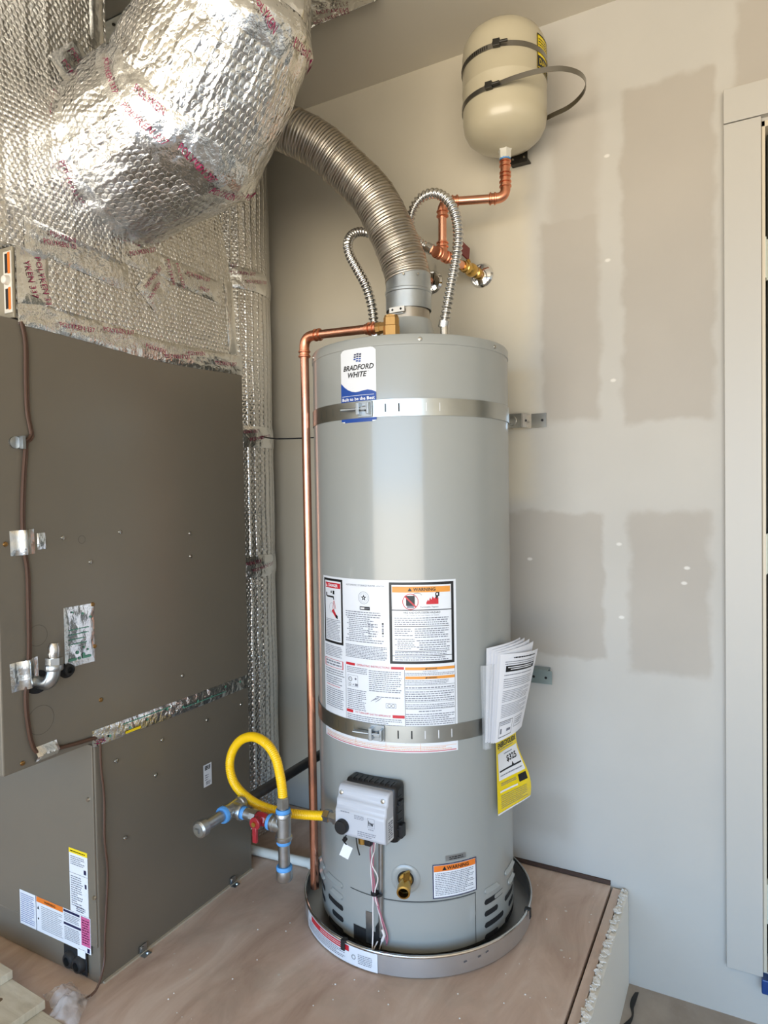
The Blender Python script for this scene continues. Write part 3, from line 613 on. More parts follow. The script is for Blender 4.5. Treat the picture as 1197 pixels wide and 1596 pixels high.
# --- gas control valve (frame: outward = -y, right = +x)
CU, CZ = .020, .3685
cb = G()
fx0, fx1 = HX+CU-.066, HX+CU+.064; fy = HY-HR-.075
def ctl(profile_y, x0, x1, z0, z1): return None
obj('control_back_housing', G().box(fx0+.004, fx1+.008, fy+.040, HY-HR+.012, .306, .437), 'black_plastic', wh, True, .010)
g = G()
for i in range(8):
    x = fx0+.022+.014*i; g.box(x, x+.003, fy+.042, fy+.066, .434, .4385)
for i in range(6):
    z = .320+.018*i; g.box(fx1+.006, fx1+.0095, fy+.046, fy+.066, z, z+.003)
g.box(fx1+.006, fx1+.016, fy+.050, fy+.070, .318, .348).box(fx1+.004, fx1+.013, fy+.050, fy+.070, .392, .402)
obj('housing_ribs', g, 'black_plastic', wh, False, .001)['kind'] = 'stuff'
sec = [(fy+.045, .318), (fy+.008, .318), (fy, .326), (fy, .378), (fy+.006, .384), (fy+.007, .400), (fy+.014, .405), (fy+.016, .421), (fy+.024, .4285), (fy+.045, .4285)]
cf = obj('control_cover', G().prism(sec, lambda y, z: (fx0, y, z), lambda y, z: (fx1, y, z)), 'grey_plastic', wh, True, .004, 20, label='light grey gas control cover')
fm = lambda u, v, o: Vector((fx0+u, fy-o, .318+v))
pr = Print(fm, .0001, 1)
pr.lines(.052, .058, .078, .048, 3, GY); pr.text('hw', .0885, .040, .012, K, width=.013, bold=.02); pr.frame(.086, .036, .104, .057, .0005, GY); pr.lines(.088, .034, .102, .030, 1, GY)
pr.lines(.060, .024, .108, .011, 3, GY); pr.lines(.016, .061, .040, .057, 1, GY)
pr.build(cf)
pm = lambda u, v, o: Vector((fx1+o, fy+.012+u, .322+v))
st = obj('side_sticker', G().grid(1, 1, lambda a, b: pm(.028*a, .050*b, .0003)), 'white_label', cf); pr = Print(pm, .0004, 1); pr.lines(.003, .045, .025, .004, 8, GY, t=.6); pr.build(st)
kx, kz = fx0+.0215, .3435
obj('temperature_knob', G().lathe([(.0165, 0), (.0160, .010), (.0145, .0125), (.004, .013)], (kx, fy, kz), (0, -1, 0), 32), 'black_plastic', cf, label='round black temperature knob')
obj('igniter_button', G().lathe([(.0055, 0), (.0050, .007)], (kx+.004, fy+.004, .3135), (0, -1, -.3), 12), 'black_plastic', cf)
for x in (fx0+.010, fx1-.012):
    obj('cover_screw', G().lathe([(.0052, 0), (.0048, .002), (.002, .0025)], (x, fy+.015, .4125), (0, -1, .15), 14), 'screw_steel', cf)
obj('wire_plug', G().box(fx0+.074, fx0+.090, fy+.004, fy+.020, .308, .328), 'black_plastic', cf, False, .002)
obj('inlet_fitting', G().lathe([(.011, 0), (.011, .010), (.0155, .011), (.0155, .024), (.0120, .025), (.0120, .036)], (fx0+.002, fy+.034, .338), (-1, 0, 0), 6), 'galvanized', wh, False)
obj('outlet_fitting', G().cyl((fx0+.055, fy+.030, .322), (fx0+.055, fy+.030, .298), .010), 'brass', wh)
def surf_path(pts, off=.006): return smooth_path([hp(a, z, o) for a, z, o in pts], .006)
wx = fx0+.082
for k, (m_, pts) in enumerate((('pink_wire', [(-82, .312, .062), (-85.5, .28, .035), (-87, .24, .018), (-86, .20, .012), (-85.6, .165, .010), (-83, .12, .010), (-79.5, .07, .010), (-80.5, .045, .006)]),
                               ('white_wire', [(-81, .312, .062), (-83.5, .28, .036), (-86.5, .24, .020), (-83.8, .205, .014), (-85.8, .165, .012), (-83.5, .12, .012), (-81.5, .08, .010), (-82.5, .055, .012), (-84, .035, .010)]),
                               ('white_wire', [(-82.5, .312, .060), (-86.5, .26, .022), (-87.5, .21, .014), (-86.8, .165, .012), (-86.8, .12, .014), (-86.4, .07, .020), (-86.0, .035, .034), (-88, .016, .040), (-86.6, .03, .036), (-84.5, .055, .014)]),
                               ('pink_wire', [(-81.6, .312, .061), (-85.0, .26, .024), (-86.2, .22, .016), (-86.6, .165, .012), (-84.0, .13, .012), (-81.5, .085, .010), (-80, .05, .008)]))):
    obj('control_wire', G().tube(surf_path(pts), .0016, 7), m_, wh)
obj('cable_tie', G().lathe([(.009, 0), (.009, .006)], hp(-86, .162, .011), (0, 0, 1), 12).obox(hp(-82.8, .166, .016), (.006, .001, .003), (0, .003, 0), (0, 0, .0035)), 'black_plastic', wh)
obj('splice_connector', G().tube([hp(-82, .085, .012), hp(-81, .072, .012), hp(-82.2, .058, .012)], .0035, 8), 'white_wire', wh)
tagc = hp(-95, .288, .060); tr = Vector((.88, .47, 0)); tu = Vector((0, 0, 1))
obj('paper_tag', G().obox(tagc+Vector((0, 0, -.012)), (tr*.6+tu*-.35)*.0165, (tr*.35+tu*.8)*.0165, Vector((.3, -.6, 0))*.0004), 'paper', wh, False)
obj('tag_tie', G().tube(smooth_path([Vector((fx0+.022, fy+.02, .318)), tagc+Vector((-.006, 0, .012)), tagc+Vector((.002, 0, .004))]), .0016, 6).tube(smooth_path([Vector((fx0+.044, fy+.02, .318)), tagc+Vector((.030, 0, .010)), tagc+Vector((.036, 0, -.012))]), .0016, 6), 'black_plastic', wh)

# ------------------------------------------------------------------ drain pan
pan = thing('drain_pan', 'round aluminium drain pan under the water heater with a rolled rim', 'drain pan', (HX, HY, 0))
PR = .3005
obj('basin', G().lathe([(.02, .0005), (PR-.006, .0005), (PR-.001, .004), (PR, .050), (PR-.0012, .0505), (PR-.0022, .004), (PR-.008, .0028), (.02, .0028)], (HX, HY, 0), seg=128, cap=False).lathe([(.03, .0008), (.03, .0024)], (HX, HY, 0), seg=32), 'pan_aluminium', pan)
obj('rolled_rim', G().tube([(HX+(PR-.001)*math.cos(2*PI*i/128), HY+(PR-.001)*math.sin(2*PI*i/128), .0515) for i in range(129)], .0036, 10, cap=False), 'stainless', pan)
def pmap(u, v, o=0):
    a = math.radians(-90)+u/PR; return Vector((HX+(PR+.0004+o)*math.cos(a), HY+(PR+.0004+o)*math.sin(a), v))
pu = lambda d: math.radians(d+90)*PR
p0, p1 = pu(-131), pu(-82)
ps = obj('pan_sticker', G().grid(30, 1, lambda a, b: pmap(p0+(p1-p0)*a, .004+.0435*b, .0003)), 'white_label', pan)
pr = Print(pmap, .0005)
pr.rect(p0+.03, .032, p1-.075, .0455, 'red_print'); pr.lines(p0+.080, .0440, p1-.085, .0350, 2, 'white_print', 2, t=.3); pr.lines(p0+.012, .030, p1-.085, .010, 5, GY, ragged=.3); pr.lines(p1-.050, .036, p1-.012, .012, 6, GY); pr.ring(p1-.062, .024, .0055, .0012, K)
pr.build(ps)
for a in (-99, 2, 100):
    c = Vector((HX+PR*math.cos(math.radians(a)), HY+PR*math.sin(math.radians(a)), .0505)); n = Vector((math.cos(math.radians(a)), math.sin(math.radians(a)), 0)); t_ = Vector((-n.y, n.x, 0))
    obj('rim_clip', G().obox(c+Vector((0, 0, .004)), n*.0075, t_*.006, Vector((0, 0, .0018))).obox(c+n*.0062+Vector((0, 0, -.007)), n*.0013, t_*.006, Vector((0, 0, .011))).obox(c-n*.0062+Vector((0, 0, -.005)), n*.0013, t_*.006, Vector((0, 0, .009))), 'black_rubber', pan, False, .001)
for a, z in ((-44, .028), (-33, .034), (-37, .030)):
    u = pu(a); obj('scuff_mark', G().grid(2, 1, lambda x, y: pmap(u+.008*x, z+.003*y+.002*x, .0003)), mat('scuff', srgb(80, 80, 84), .6), pan)

# ------------------------------------------------------------------ seismic straps
def strap(z, label, buckle, upper):
    t = thing('seismic_strap', label, 'strap', (HX, HY, z), 'steel seismic straps around the water heater')
    h = .0195; o = .0024
    obj('band', G().lathe([(HR+o-.0010, -h), (HR+o, -h), (HR+o, h), (HR+o-.0010, h), (HR+o-.0010, -h)], (HX, HY, z), seg=160, cap=False), 'strap_steel', t)
    def smap(u, v, oo=0): return hmap(u, z+v, o+oo)
    for a in list(range(-140, int(buckle)-10, 6))+list(range(int(buckle)+12, int(buckle)+44, 7)):
        u = hu(a); g = G(); dark = a > buckle+11 and a < buckle+25
        g.grid(1, 1, lambda x, y: smap(u+(.0030 if dark else .0018)*x, -.0095+.019*y, .0003)); obj('slot', g, 'dark_hole' if dark else 'white_label' if not dark and a > buckle else 'bracket_steel', t, False)
    b = hp(buckle, z, o); n = (b-Vector((HX, HY, z))).normalized(); tt = Vector((-n.y, n.x, 0)); Zv = Vector((0, 0, 1))
    tb = obj('tension_bolt', G().cyl(b+n*.012-tt*.052, b+n*.012+tt*.012, .0034).lathe([(.0062, 0), (.0062, .006)], b+n*.012+tt*.006, tt, 6), 'galvanized_blue', t)
    obj('bolt_block', G().obox(b+n*.009-tt*.006, tt*.004, n*.009, Zv*.014).obox(b+n*.009+tt*.020, tt*.003, n*.009, Zv*.013).obox(b+n*.002+tt*.006, tt*.018, n*.0012, Zv*.0185).obox(b+n*.016+tt*.012, tt*.010, n*.002, Zv*.004), 'galvanized_blue', tb, False, .001)
    obj('rail', G().obox(b+n*.004-tt*.032, tt*.022, n*.002, Zv*.0025), 'galvanized_blue', tb, False)
    obj('white_washer', G().obox(b+n*.0012-tt*.003, tt*.009, n*.0006, Zv*.0185), mat('bright_zinc', srgb(226, 230, 232), .3, metal=.8), t, False)
    if upper:
        g = G(); zz = z+.008
        g.box(-.72, -.562, 1.872, 1.8745, zz-.020, zz+.020).add([(-.562, 1.872, zz-.02), (-.546, 1.902, zz-.02), (-.546, 1.902, zz+.02), (-.562, 1.872, zz+.02), (-.560, 1.8745, zz-.02), (-.5435, 1.905, zz-.02), (-.5435, 1.905, zz+.02), (-.560, 1.8745, zz+.02)], [(0, 1, 2, 3), (4, 5, 6, 7), (0, 1, 5, 4), (3, 2, 6, 7)]).box(-.546, -.500, 1.905, 1.9108, zz-.020, zz+.020).box(-.72, -.600, 1.8745, 1.9108, zz-.02, zz-.0175)
        wb = obj('wall_bracket', g, 'stainless', t, False)
        for x, y in ((-.554, 1.885), (-.512, 1.9045)):
            obj('screw_hole', G().cyl((x, y, zz), (x, y-.0012, zz), .0035, 10), 'dark_hole', wb, False)
        obj('boss', G().lathe([(.014, 0), (.013, .003), (.009, .0035), (.008, .001)], (-.590, 1.872, zz), (0, -1, 0), 24, cap=False), 'stainless', wb)
    else:
        zz = z+.030
        wb = obj('wall_bracket', G().box(-.70, -.485, 1.878, 1.8805, zz-.022, zz+.016).box(-.70, -.497, 1.878, 1.9108, zz+.016, zz+.0185).box(-.70, -.497, 1.8985, 1.9108, zz-.010, zz+.016), 'bracket_steel', t, False)
        for x in (-.537, -.502): obj('screw_hole', G().cyl((x, 1.878, zz-.004), (x, 1.8772, zz-.004), .0038, 10), 'dark_hole', wb, False)
    return t
strap(1.2905, 'upper steel seismic strap around the heater over the blue badge', -89, True)
strap(.5405, 'lower steel seismic strap around the heater over the instruction label', -85, False)

# ------------------------------------------------------------------ instruction papers and energy label
PA = math.radians(-18); pn = Vector((math.cos(PA), math.sin(PA), 0)); ptan = Vector((-pn.y, pn.x, 0)); pb = Vector((HX, HY, 0))+pn*(HR+.012)
def pmapq(c00, c10, c11, c01, o0, bulge):
    def f(a, b, oo=0):
        s = (c00[0]*(1-a)+c10[0]*a)*(1-b)+(c01[0]*(1-a)+c11[0]*a)*b; z = (c00[1]*(1-a)+c10[1]*a)*(1-b)+(c01[1]*(1-a)+c11[1]*a)*b
        return pb+ptan*s+pn*(o0+oo+bulge*math.sin(PI*a)*(.4+.6*b)-.020*max(0, a-.55)**2)+Vector((0, 0, z))
    return f
pk = thing('document_packet', 'white instruction papers in a clear sleeve on the heater side', 'papers', tuple(pb+Vector((0, 0, .50))))
sheets = [((-.040, .506), (.075, .520), (.110, .731), (-.031, .728), .000), ((-.034, .505), (.082, .520), (.122, .729), (-.020, .722), .004), ((-.030, .504), (.086, .519), (.138, .724), (-.012, .718), .008),
          ((-.027, .504), (.088, .517), (.150, .717), (-.006, .714), .0115)]
for i, (a, b, c, d_, o0) in enumerate(sheets):
    f = pmapq(a, b, c, d_, o0, .006); obj('sheet', G().grid(10, 10, lambda x, y: f(x, y)).grid(10, 10, lambda x, y: f(x, y, .0012)), 'paper', pk)
f = pmapq((-.023, .504), (.091, .515), (.166, .696), (.004, .710), .015, .012)
fs_ = obj('front_sheet', G().grid(12, 12, lambda x, y: f(x, y)), 'paper', pk)
pr = Print(lambda u, v, o: f(u, v, o), .0006, .06, .06)
pr.lines(.26, .965, .86, .935, 1, K, t=.5, ragged=0); pr.lines(.10, .92, .90, .87, 2, GY, t=.35); pr.rect(.12, .79, .88, .86, K); pr.rect(.16, .835, .84, .845, 'white_print', 2); pr.rect(.22, .812, .78, .822, 'white_print', 2)
for v1_, v0_, n_ in ((.77, .74, 1), (.72, .60, 5), (.58, .44, 7), (.42, .26, 8)): pr.lines(.10, v1_, .90, v0_, n_, GY, t=.30, ragged=.4)
pr.frame(.08, .04, .46, .22, .006, K); pr.frame(.52, .10, .80, .22, .006, GY); pr.rect(.12, .08, .16, .14, GY); pr.rect(.30, .09, .42, .12, GY); pr.lines(.55, .20, .78, .13, 3, GY); pr.lines(.10, .21, .42, .17, 2, GY)
pr.build(fs_)
f2 = pmapq((-.046, .492), (-.018, .492), (.000, .690), (-.052, .690), .004, .010)
obj('clear_sleeve', G().grid(6, 10, lambda x, y: f2(x, y)).grid(6, 10, lambda x, y: f2(x, y, -.006)), 'clear_film', pk)
eg = pmapq((.004, .318), (.146, .320), (.082, .540), (-.002, .540), .0015, -.004)
def egm(u, v, o=0): return eg(u, v, o)+pn*(.010*math.sin(v*7)*u)
en = thing('energy_label', 'bright yellow energy guide card hanging below the instruction papers', 'label card', tuple(pb+Vector((.03, .03, .318))))
ec = obj('card', G().grid(10, 16, lambda x, y: egm(x, y)), 'yellow_label', en)
pr = Print(egm, .0008, .08, .05)
pr.text('ENERGYGUIDE', .08, .715, .062, K, width=.86, bold=.03); pr.lines(.12, .708, .80, .685, 1, GY, t=.4)
pr.rect(.06, .37, .94, .665, 'white_print', 1); pr.text('$325', .42, .520, .080, K, 3, width=.40, bold=.03); pr.lines(.35, .645, .70, .615, 1, GY, 2); pr.rect(.10, .455, .90, .472, K, 2); pr.poly([(.56, .472), (.64, .472), (.60, .510)], K, 2); pr.lines(.12, .43, .88, .40, 1, GY, 2)
pr.rect(.66, .26, .92, .345, K); pr.lines(.12, .34, .60, .30, 2, GY); pr.rect(.08, .235, .60, .255, 'white_print'); pr.lines(.10, .21, .90, .05, 7, GY, t=.3); pr.rect(.0, .0, .98, .018, 'white_print')
pr.build(ec)

# ------------------------------------------------------------------ flue vent
vt = thing('flue_vent', 'ribbed aluminium flexible flue curving from the heater top to the ceiling', 'vent pipe', (HX, HY, 1.53))
obj('adapter_ring', G().lathe([(.0550, 1.535), (.0550, 1.590)], (HX, HY, 0), seg=64), 'flex_aluminium', vt)
obj('vent_collar', G().lathe([(.0600, 1.574), (.0600, 1.616), (.0615, 1.618), (.0615, 1.624), (.0596, 1.626), (.0590, 1.668), (.0570, 1.668), (.0575, 1.574), (.0600, 1.574)], (HX, HY, 0), seg=64, cap=False), 'galvanized_blue', vt, angle=25)
vpath = smooth_path([(HX, HY, 1.655), (-.787, 1.6035, 1.675), (-.798, 1.600, 1.715), (-.828, 1.590, 1.797), (-.873, 1.580, 1.887), (-.931, 1.560, 1.955), (-.996, 1.53, 2.023), (-1.06, 1.50, 2.066), (-1.16, 1.475, 2.12), (-1.30, 1.46, 2.20), (-1.42, 1.455, 2.29), (-1.47, 1.45, 2.375), (-1.475, 1.45, 2.402)], .0018)
def rib(s):
    k = (s/.0080) % 1.0; return .0572+.0030*abs(math.sin(PI*k))+(.0012 if (s/.048) % 1.0 < .17 else 0)
obj('flexible_duct', G().tube(vpath, rib, 40), 'flex_aluminium', vt, angle=80)
for a in (-75, -40): 
    c = Vector((HX+.0615*math.cos(math.radians(a)), HY+.0615*math.sin(math.radians(a)), 1.655)); obj('collar_screw', G().lathe([(.0035, 0), (.003, .002)], c-Vector((0, 0, .0)), (math.cos(math.radians(a)), math.sin(math.radians(a)), 0), 10), 'screw_steel', vt)
a = math.radians(-92); n_ = Vector((math.cos(a), math.sin(a), 0)); t_ = Vector((-n_.y, n_.x, 0)); c = Vector((HX, HY, 1.566))+n_*.0645
cl = obj('clip_plate', G().obox(c, t_*.022, n_*.0015, Vector((0, 0, .007))), mat('white_metal', srgb(226, 224, 220), .4), vt, False, .001)
for s in (-.012, .012): obj('clip_hole', G().cyl(c+t_*s+n_*.0015, c+t_*s+n_*.0022, .003, 10), 'dark_hole', cl, False)
# ceiling plate where it leaves
cp = thing('ceiling_plate', 'square galvanized firestop plate on the ceiling behind the foil elbow', 'vent plate', (-1.50, 1.45, 2.402))
obj('plate', G().box(-1.69, -1.31, 1.293, 1.63, 2.400, 2.4035), 'galvanized', cp, False, .0008)
obj('collar_ring', G().lathe([(.074, 2.4000), (.072, 2.394), (.066, 2.392), (.064, 2.3995)], (-1.475, 1.45, 0), seg=48, cap=False), 'galvanized', cp)
for x, y in ((-1.66, 1.32), (-1.34, 1.32), (-1.66, 1.60), (-1.34, 1.60), (-1.53, 1.31)): obj('plate_screw', G().lathe([(.005, 0), (.004, .003)], (x, y, 2.400), (0, 0, -1), 10), 'dark_clamp', cp)

# ------------------------------------------------------------------ corrugated water connectors
def corr(r0, amp, pitch): return lambda s: r0+amp*math.cos(2*PI*s/pitch)
def connector(pts, label):
    t = thing('water_connector', label, 'water hose', pts[0], 'corrugated steel water connectors')
    P_ = smooth_path(pts, .0016)
    obj('corrugated_tube', G().tube(P_, corr(.0113, .0027, .0120), 18), 'stainless', t, angle=80)
    for p, q in ((P_[0], P_[8]), (P_[-1], P_[-9])):
        ax = (Vector(p)-Vector(q)).normalized(); obj('end_nut', G().lathe([(.0125, -.004), (.0145, -.002), (.0145, .014), (.012, .016)], p, ax, 16), 'stainless', t)
connector([(-.6814, 1.6035, 1.535), (-.674, 1.602, 1.567), (-.663, 1.61, 1.634), (-.653, 1.62, 1.70), (-.651, 1.63, 1.76), (-.662, 1.64, 1.815), (-.681, 1.645, 1.854), (-.71, 1.65, 1.882), (-.74, 1.655, 1.893), (-.771, 1.66, 1.888), (-.797, 1.665, 1.865), (-.807, 1.668, 1.833), (-.80, 1.67, 1.801), (-.778, 1.67, 1.774), (-.757, 1.672, 1.759)],
          'shiny corrugated connector looping right of the flue to copper tee')
connector([(-.8846, 1.6035, 1.535), (-.887, 1.60, 1.565), (-.893, 1.60, 1.608), (-.91, 1.60, 1.663), (-.942, 1.61, 1.715), (-.971, 1.62, 1.762), (-.983, 1.63, 1.799), (-.988, 1.66, 1.833), (-.980, 1.70, 1.855), (-.962, 1.74, 1.855), (-.935, 1.78, 1.835), (-.905, 1.82, 1.80)],
          'shiny corrugated connector arching behind the left side of the flue')
# hot side valve, mostly behind the flue
hv = thing('hot_water_stub', 'chrome wall plate and valve half hidden behind the flue', 'valve', (-.852, WY, 1.745))
obj('escutcheon', G().lathe([(.036, 0), (.036, .003), (.030, .010), (.014, .014)], (-.852, WY-.0005, 1.745), (0, -1, 0), 40), 'chrome', hv)
obj('stub_pipe', G().cyl((-.852, 1.90, 1.745), (-.90, 1.825, 1.795), .0125), 'copper', hv)
obj('handle', G().box(-.850, -.846, 1.86, 1.872, 1.745, 1.79).cyl((-.850, 1.866, 1.745), (-.840, 1.866, 1.745), .010), 'dark_clamp', hv, True, .001)

# ------------------------------------------------------------------ copper piping
def bead(g, p, ax, r): return g.lathe([(r, -.003), (r+.0028, -.0015), (r+.0028, .0015), (r, .003)], p, ax, 20)
def fitting(g, path, r):   # pressed copper elbow with a bead at each socket
    g.tube(path, r, 18); P_ = [Vector(p) for p in path]
    for p, q in ((P_[0], P_[1]), (P_[-1], P_[-2])):
        ax = (Vector(q)-Vector(p)).normalized(); bead(g, Vector(p)+ax*.004, ax, r); bead(g, Vector(p)+ax*.016, ax, r*.985)
    return g
RZ = 1.507
rp = thing('discharge_pipe', 'long copper relief discharge pipe down the left side of the heater', 'pipe', (-1.012, 1.45, .05))
obj('riser', G().cyl((-1.012, 1.452, .052), (-1.012, 1.450, RZ-.02), .0112, 24), 'copper', rp)
obj('horizontal_run', G().cyl((-.985, 1.4475, RZ), (-.788, 1.4408, 1.4985), .0112, 24), 'copper', rp)
obj('elbow', fitting(G(), corner_path([(-1.012, 1.450, RZ-.055), (-1.012, 1.450, RZ), (-.958, 1.4472, RZ-.001)], .030), .0132), 'copper_fitting', rp)
obj('end_adapter', bead(bead(G().cyl((-.822, 1.4420, 1.4998), (-.790, 1.4408, 1.4985), .0132), (-.812, 1.4416, 1.4995), (1, -.03, -.03), .0132), (-.800, 1.4412, 1.499), (1, -.03, -.03), .0132), 'copper_fitting', rp)

cs = thing('copper_supply', 'copper cold water branch with brass valve feeding the expansion tank', 'pipe', (-.69, WY, 1.70))
zc_ = 1.739; A_ = Vector((-.690, 1.905, zc_)); B_ = Vector((-.734, 1.664, 1.744)); dr = (B_-A_).normalized(); TE = A_+dr*.205
obj('supply_stub', G().cyl(A_, A_+dr*.235, .0112, 20), 'copper', cs)
obj('escutcheon', G().lathe([(.036, 0), (.036, .003), (.031, .010), (.015, .015)], (-.690, WY-.0005, zc_), (0, -1, 0), 48), 'chrome', cs)
bv = obj('ball_valve', G().lathe([(.0125, .018), (.0165, .020), (.0165, .034), (.0135, .036), (.0180, .046), (.0195, .056), (.0180, .066), (.0135, .074), (.0165, .076), (.0165, .090), (.0140, .092), (.0140, .104)], A_, dr, 24).cyl(A_+dr*.056, A_+dr*.056+Vector((-.010, 0, .030)), .0065), 'brass', cs)
hc_ = A_+dr*.056+Vector((-.012, 0, .040)); obj('valve_handle', G().obox(hc_+Vector((0, -.012, .012)), Vector((.0022, 0, .0006)), Vector((.003, .020, -.004)), Vector((0, .004, .019))), 'maroon_handle', bv, False, .002, label='maroon flat lever handle')
g = G().cyl(TE-dr*.030, TE+dr*.034, .0138, 20).cyl(TE, TE+Vector((0, 0, .036)), .0138, 20)
for s in (-.024, -.012, .016, .028): bead(g, TE+dr*s, dr, .0138)
for s in (.022, .032): bead(g, TE+Vector((0, 0, s)), (0, 0, 1), .0138)
obj('tee', g, 'copper_fitting', cs)
R1 = TE+Vector((0, 0, .030)); EL = Vector((TE.x+.004, TE.y-.006, 1.883)); TK = Vector((-.566, 1.760, 1.883))
obj('riser', G().cyl(R1, EL-Vector((0, 0, .03)), .0112, 20), 'copper', cs)
hd = (TK-EL).normalized()
obj('elbow', fitting(G(), corner_path([EL-Vector((0, 0, .042)), EL, EL+hd*.044], .026), .0136), 'copper_fitting', cs)
obj('crossover', G().cyl(EL+hd*.03, TK-hd*.03, .0112, 20), 'copper', cs)
obj('elbow', fitting(G(), corner_path([TK-hd*.044, TK, TK+Vector((0, 0, .046))], .026), .0136), 'copper_fitting', cs)
g = G().cyl(TK+Vector((0, 0, .036)), TK+Vector((0, 0, .100)), .0128, 20)
for s in (.056, .066, .084, .096): bead(g, TK+Vector((0, 0, s)), (0, 0, 1), .0128)
obj('tank_adapter', g, 'copper_fitting', cs)
obj('sealant_ring', G().cyl(TK+Vector((0, 0, .100)), TK+Vector((0, 0, .1045)), .0145), 'blue_sealant', cs)

# ------------------------------------------------------------------ expansion tank
TX, TY, TR_ = -.566, 1.760, .1105
et = thing('expansion_tank', 'cream thermal expansion tank strapped high on the wall', 'tank', (TX, TY, 1.99))
obj('shell', G().lathe([(.014, 2.008), (.030, 2.011), (.055, 2.017), (.080, 2.028), (.098, 2.044), (.107, 2.062), (TR_, 2.085), (TR_, 2.158), (TR_+.0012, 2.1605), (TR_+.0012, 2.164), (TR_, 2.1665), (TR_, 2.252), (.107, 2.275), (.096, 2.296), (.074, 2.314), (.040, 2.324), (.0, 2.327)], (TX, TY, 0), seg=96, cap=False), 'tank_paint', et, angle=50)
obj('nozzle', G().lathe([(.0165, 1.986), (.0165, 2.004), (.021, 2.012), (.016, 2.022)], (TX, TY, 0), seg=6), mat('nozzle_grey', srgb(200, 196, 184), .4), et)
def tmap(u, v, o=0):
    a = math.radians(-62)+u/TR_; return Vector((TX+(TR_+.0006+o)*math.cos(a), TY+(TR_+.0006+o)*math.sin(a), v))
tu0, tu1 = math.radians(38)*TR_, math.radians(84)*TR_
tl = obj('warning_sticker', G().grid(12, 1, lambda a, b: tmap(tu0+(tu1-tu0)*a, 2.170+.088*b)), 'yellow_label', et)
pr = Print(tmap, .0008); pr.frame(tu0, 2.170, tu1, 2.258, .003, 'black_lettering'); pr.rect(tu0, 2.176, tu1, 2.204, 'black_lettering'); pr.text('DANGER', tu0+.008, 2.182, .015, 'yellow_print', 3, width=.07); pr.lines(tu0+.006, 2.250, tu1-.006, 2.222, 4, 'black_lettering', t=.35); pr.build(tl)
def clamp(z, label, loop):
    t = thing('hose_clamp', label, 'clamp', (TX, TY, z), 'worm drive clamps on the expansion tank')
    h = .0065
    def rr(a): return Vector((TX+(TR_+.0022)*math.cos(a), TY+(TR_+.0022)*math.sin(a), z))
    if not loop:
        obj('band', G().lathe([(TR_+.0008, -h), (TR_+.0022, -h), (TR_+.0022, h), (TR_+.0008, h), (TR_+.0008, -h)], (TX, TY, z), seg=96, cap=False), 'clamp_steel', t)
        ang = -80
    else:
        ang = -90
        P_ = [rr(math.radians(d_)) for d_ in range(-255, -84, 6)]
        P_ += smooth_path([rr(math.radians(-84)), (-.500, 1.641, z-.001), (-.440, 1.645, z-.001), (-.390, 1.664, z-.001), (-.358, 1.700, z-.002), (-.350, 1.742, z-.003), (-.368, 1.790, z-.003), (-.412, 1.832, z-.003), (-.47, 1.852, z-.003), (-.53, 1.880, z-.003)], .010)[1:]
        g = G(); vs = []; 
        for i, p in enumerate(P_):
            tn = (P_[min(i+1, len(P_)-1)]-P_[max(i-1, 0)]); nn = Vector((tn.y, -tn.x, 0)).normalized()*.0007
            vs += [p+nn+Vector((0, 0, -h)), p+nn+Vector((0, 0, h)), p-nn+Vector((0, 0, h)), p-nn+Vector((0, 0, -h))]
        fs = []
        for i in range(len(P_)-1):
            a_ = 4*i; fs += [(a_+k, a_+(k+1) % 4, a_+4+(k+1) % 4, a_+4+k) for k in range(4)]
        obj('band', g.add(vs, fs), 'clamp_steel', t)
    a = math.radians(ang); n = Vector((math.cos(a), math.sin(a), 0)); tt = Vector((-n.y, n.x, 0)); c = Vector((TX, TY, z))+n*(TR_+.008)
    obj('screw_housing', G().obox(c-tt*.002, tt*.009, n*.006, Vector((0, 0, .0085))).cyl(c-tt*.012+n*.002, c+tt*.026+n*.002, .0042, 10), 'dark_clamp', t, False, .001)
    g = G()
    for k in range(26):
        d_ = math.radians(ang-14-3.2*k); p = Vector((TX+(TR_+.0025)*math.cos(d_), TY+(TR_+.0025)*math.sin(d_), z)); q = Vector((-math.sin(d_), math.cos(d_), 0)); g.obox(p, q*.0011, Vector((math.cos(d_), math.sin(d_), 0))*.0002, Vector((0, 0, .0045)))
    o = obj('band_teeth', g, 'dark_clamp', t, False); o['kind'] = 'stuff'
clamp(2.218, 'upper worm clamp tight around the cream expansion tank', False)
clamp(2.118, 'lower worm clamp with its tail looping out beside the tank', True)
mb_ = thing('mounting_bracket', 'dark metal bracket tab below the expansion tank', 'bracket', (-.56, WY, 2.03))
bo = obj('back_plate', G().box(-.592, -.538, 1.874, 1.8765, 2.022, 2.24).box(-.592, -.538, 1.8765, 1.9108, 2.030, 2.033), 'dark_clamp', mb_, False)
for x in (-.580, -.548): obj('screw', G().lathe([(.004, 0), (.003, .002)], (x, 1.874, 2.036), (0, -1, 0), 10), 'screw_steel', bo)

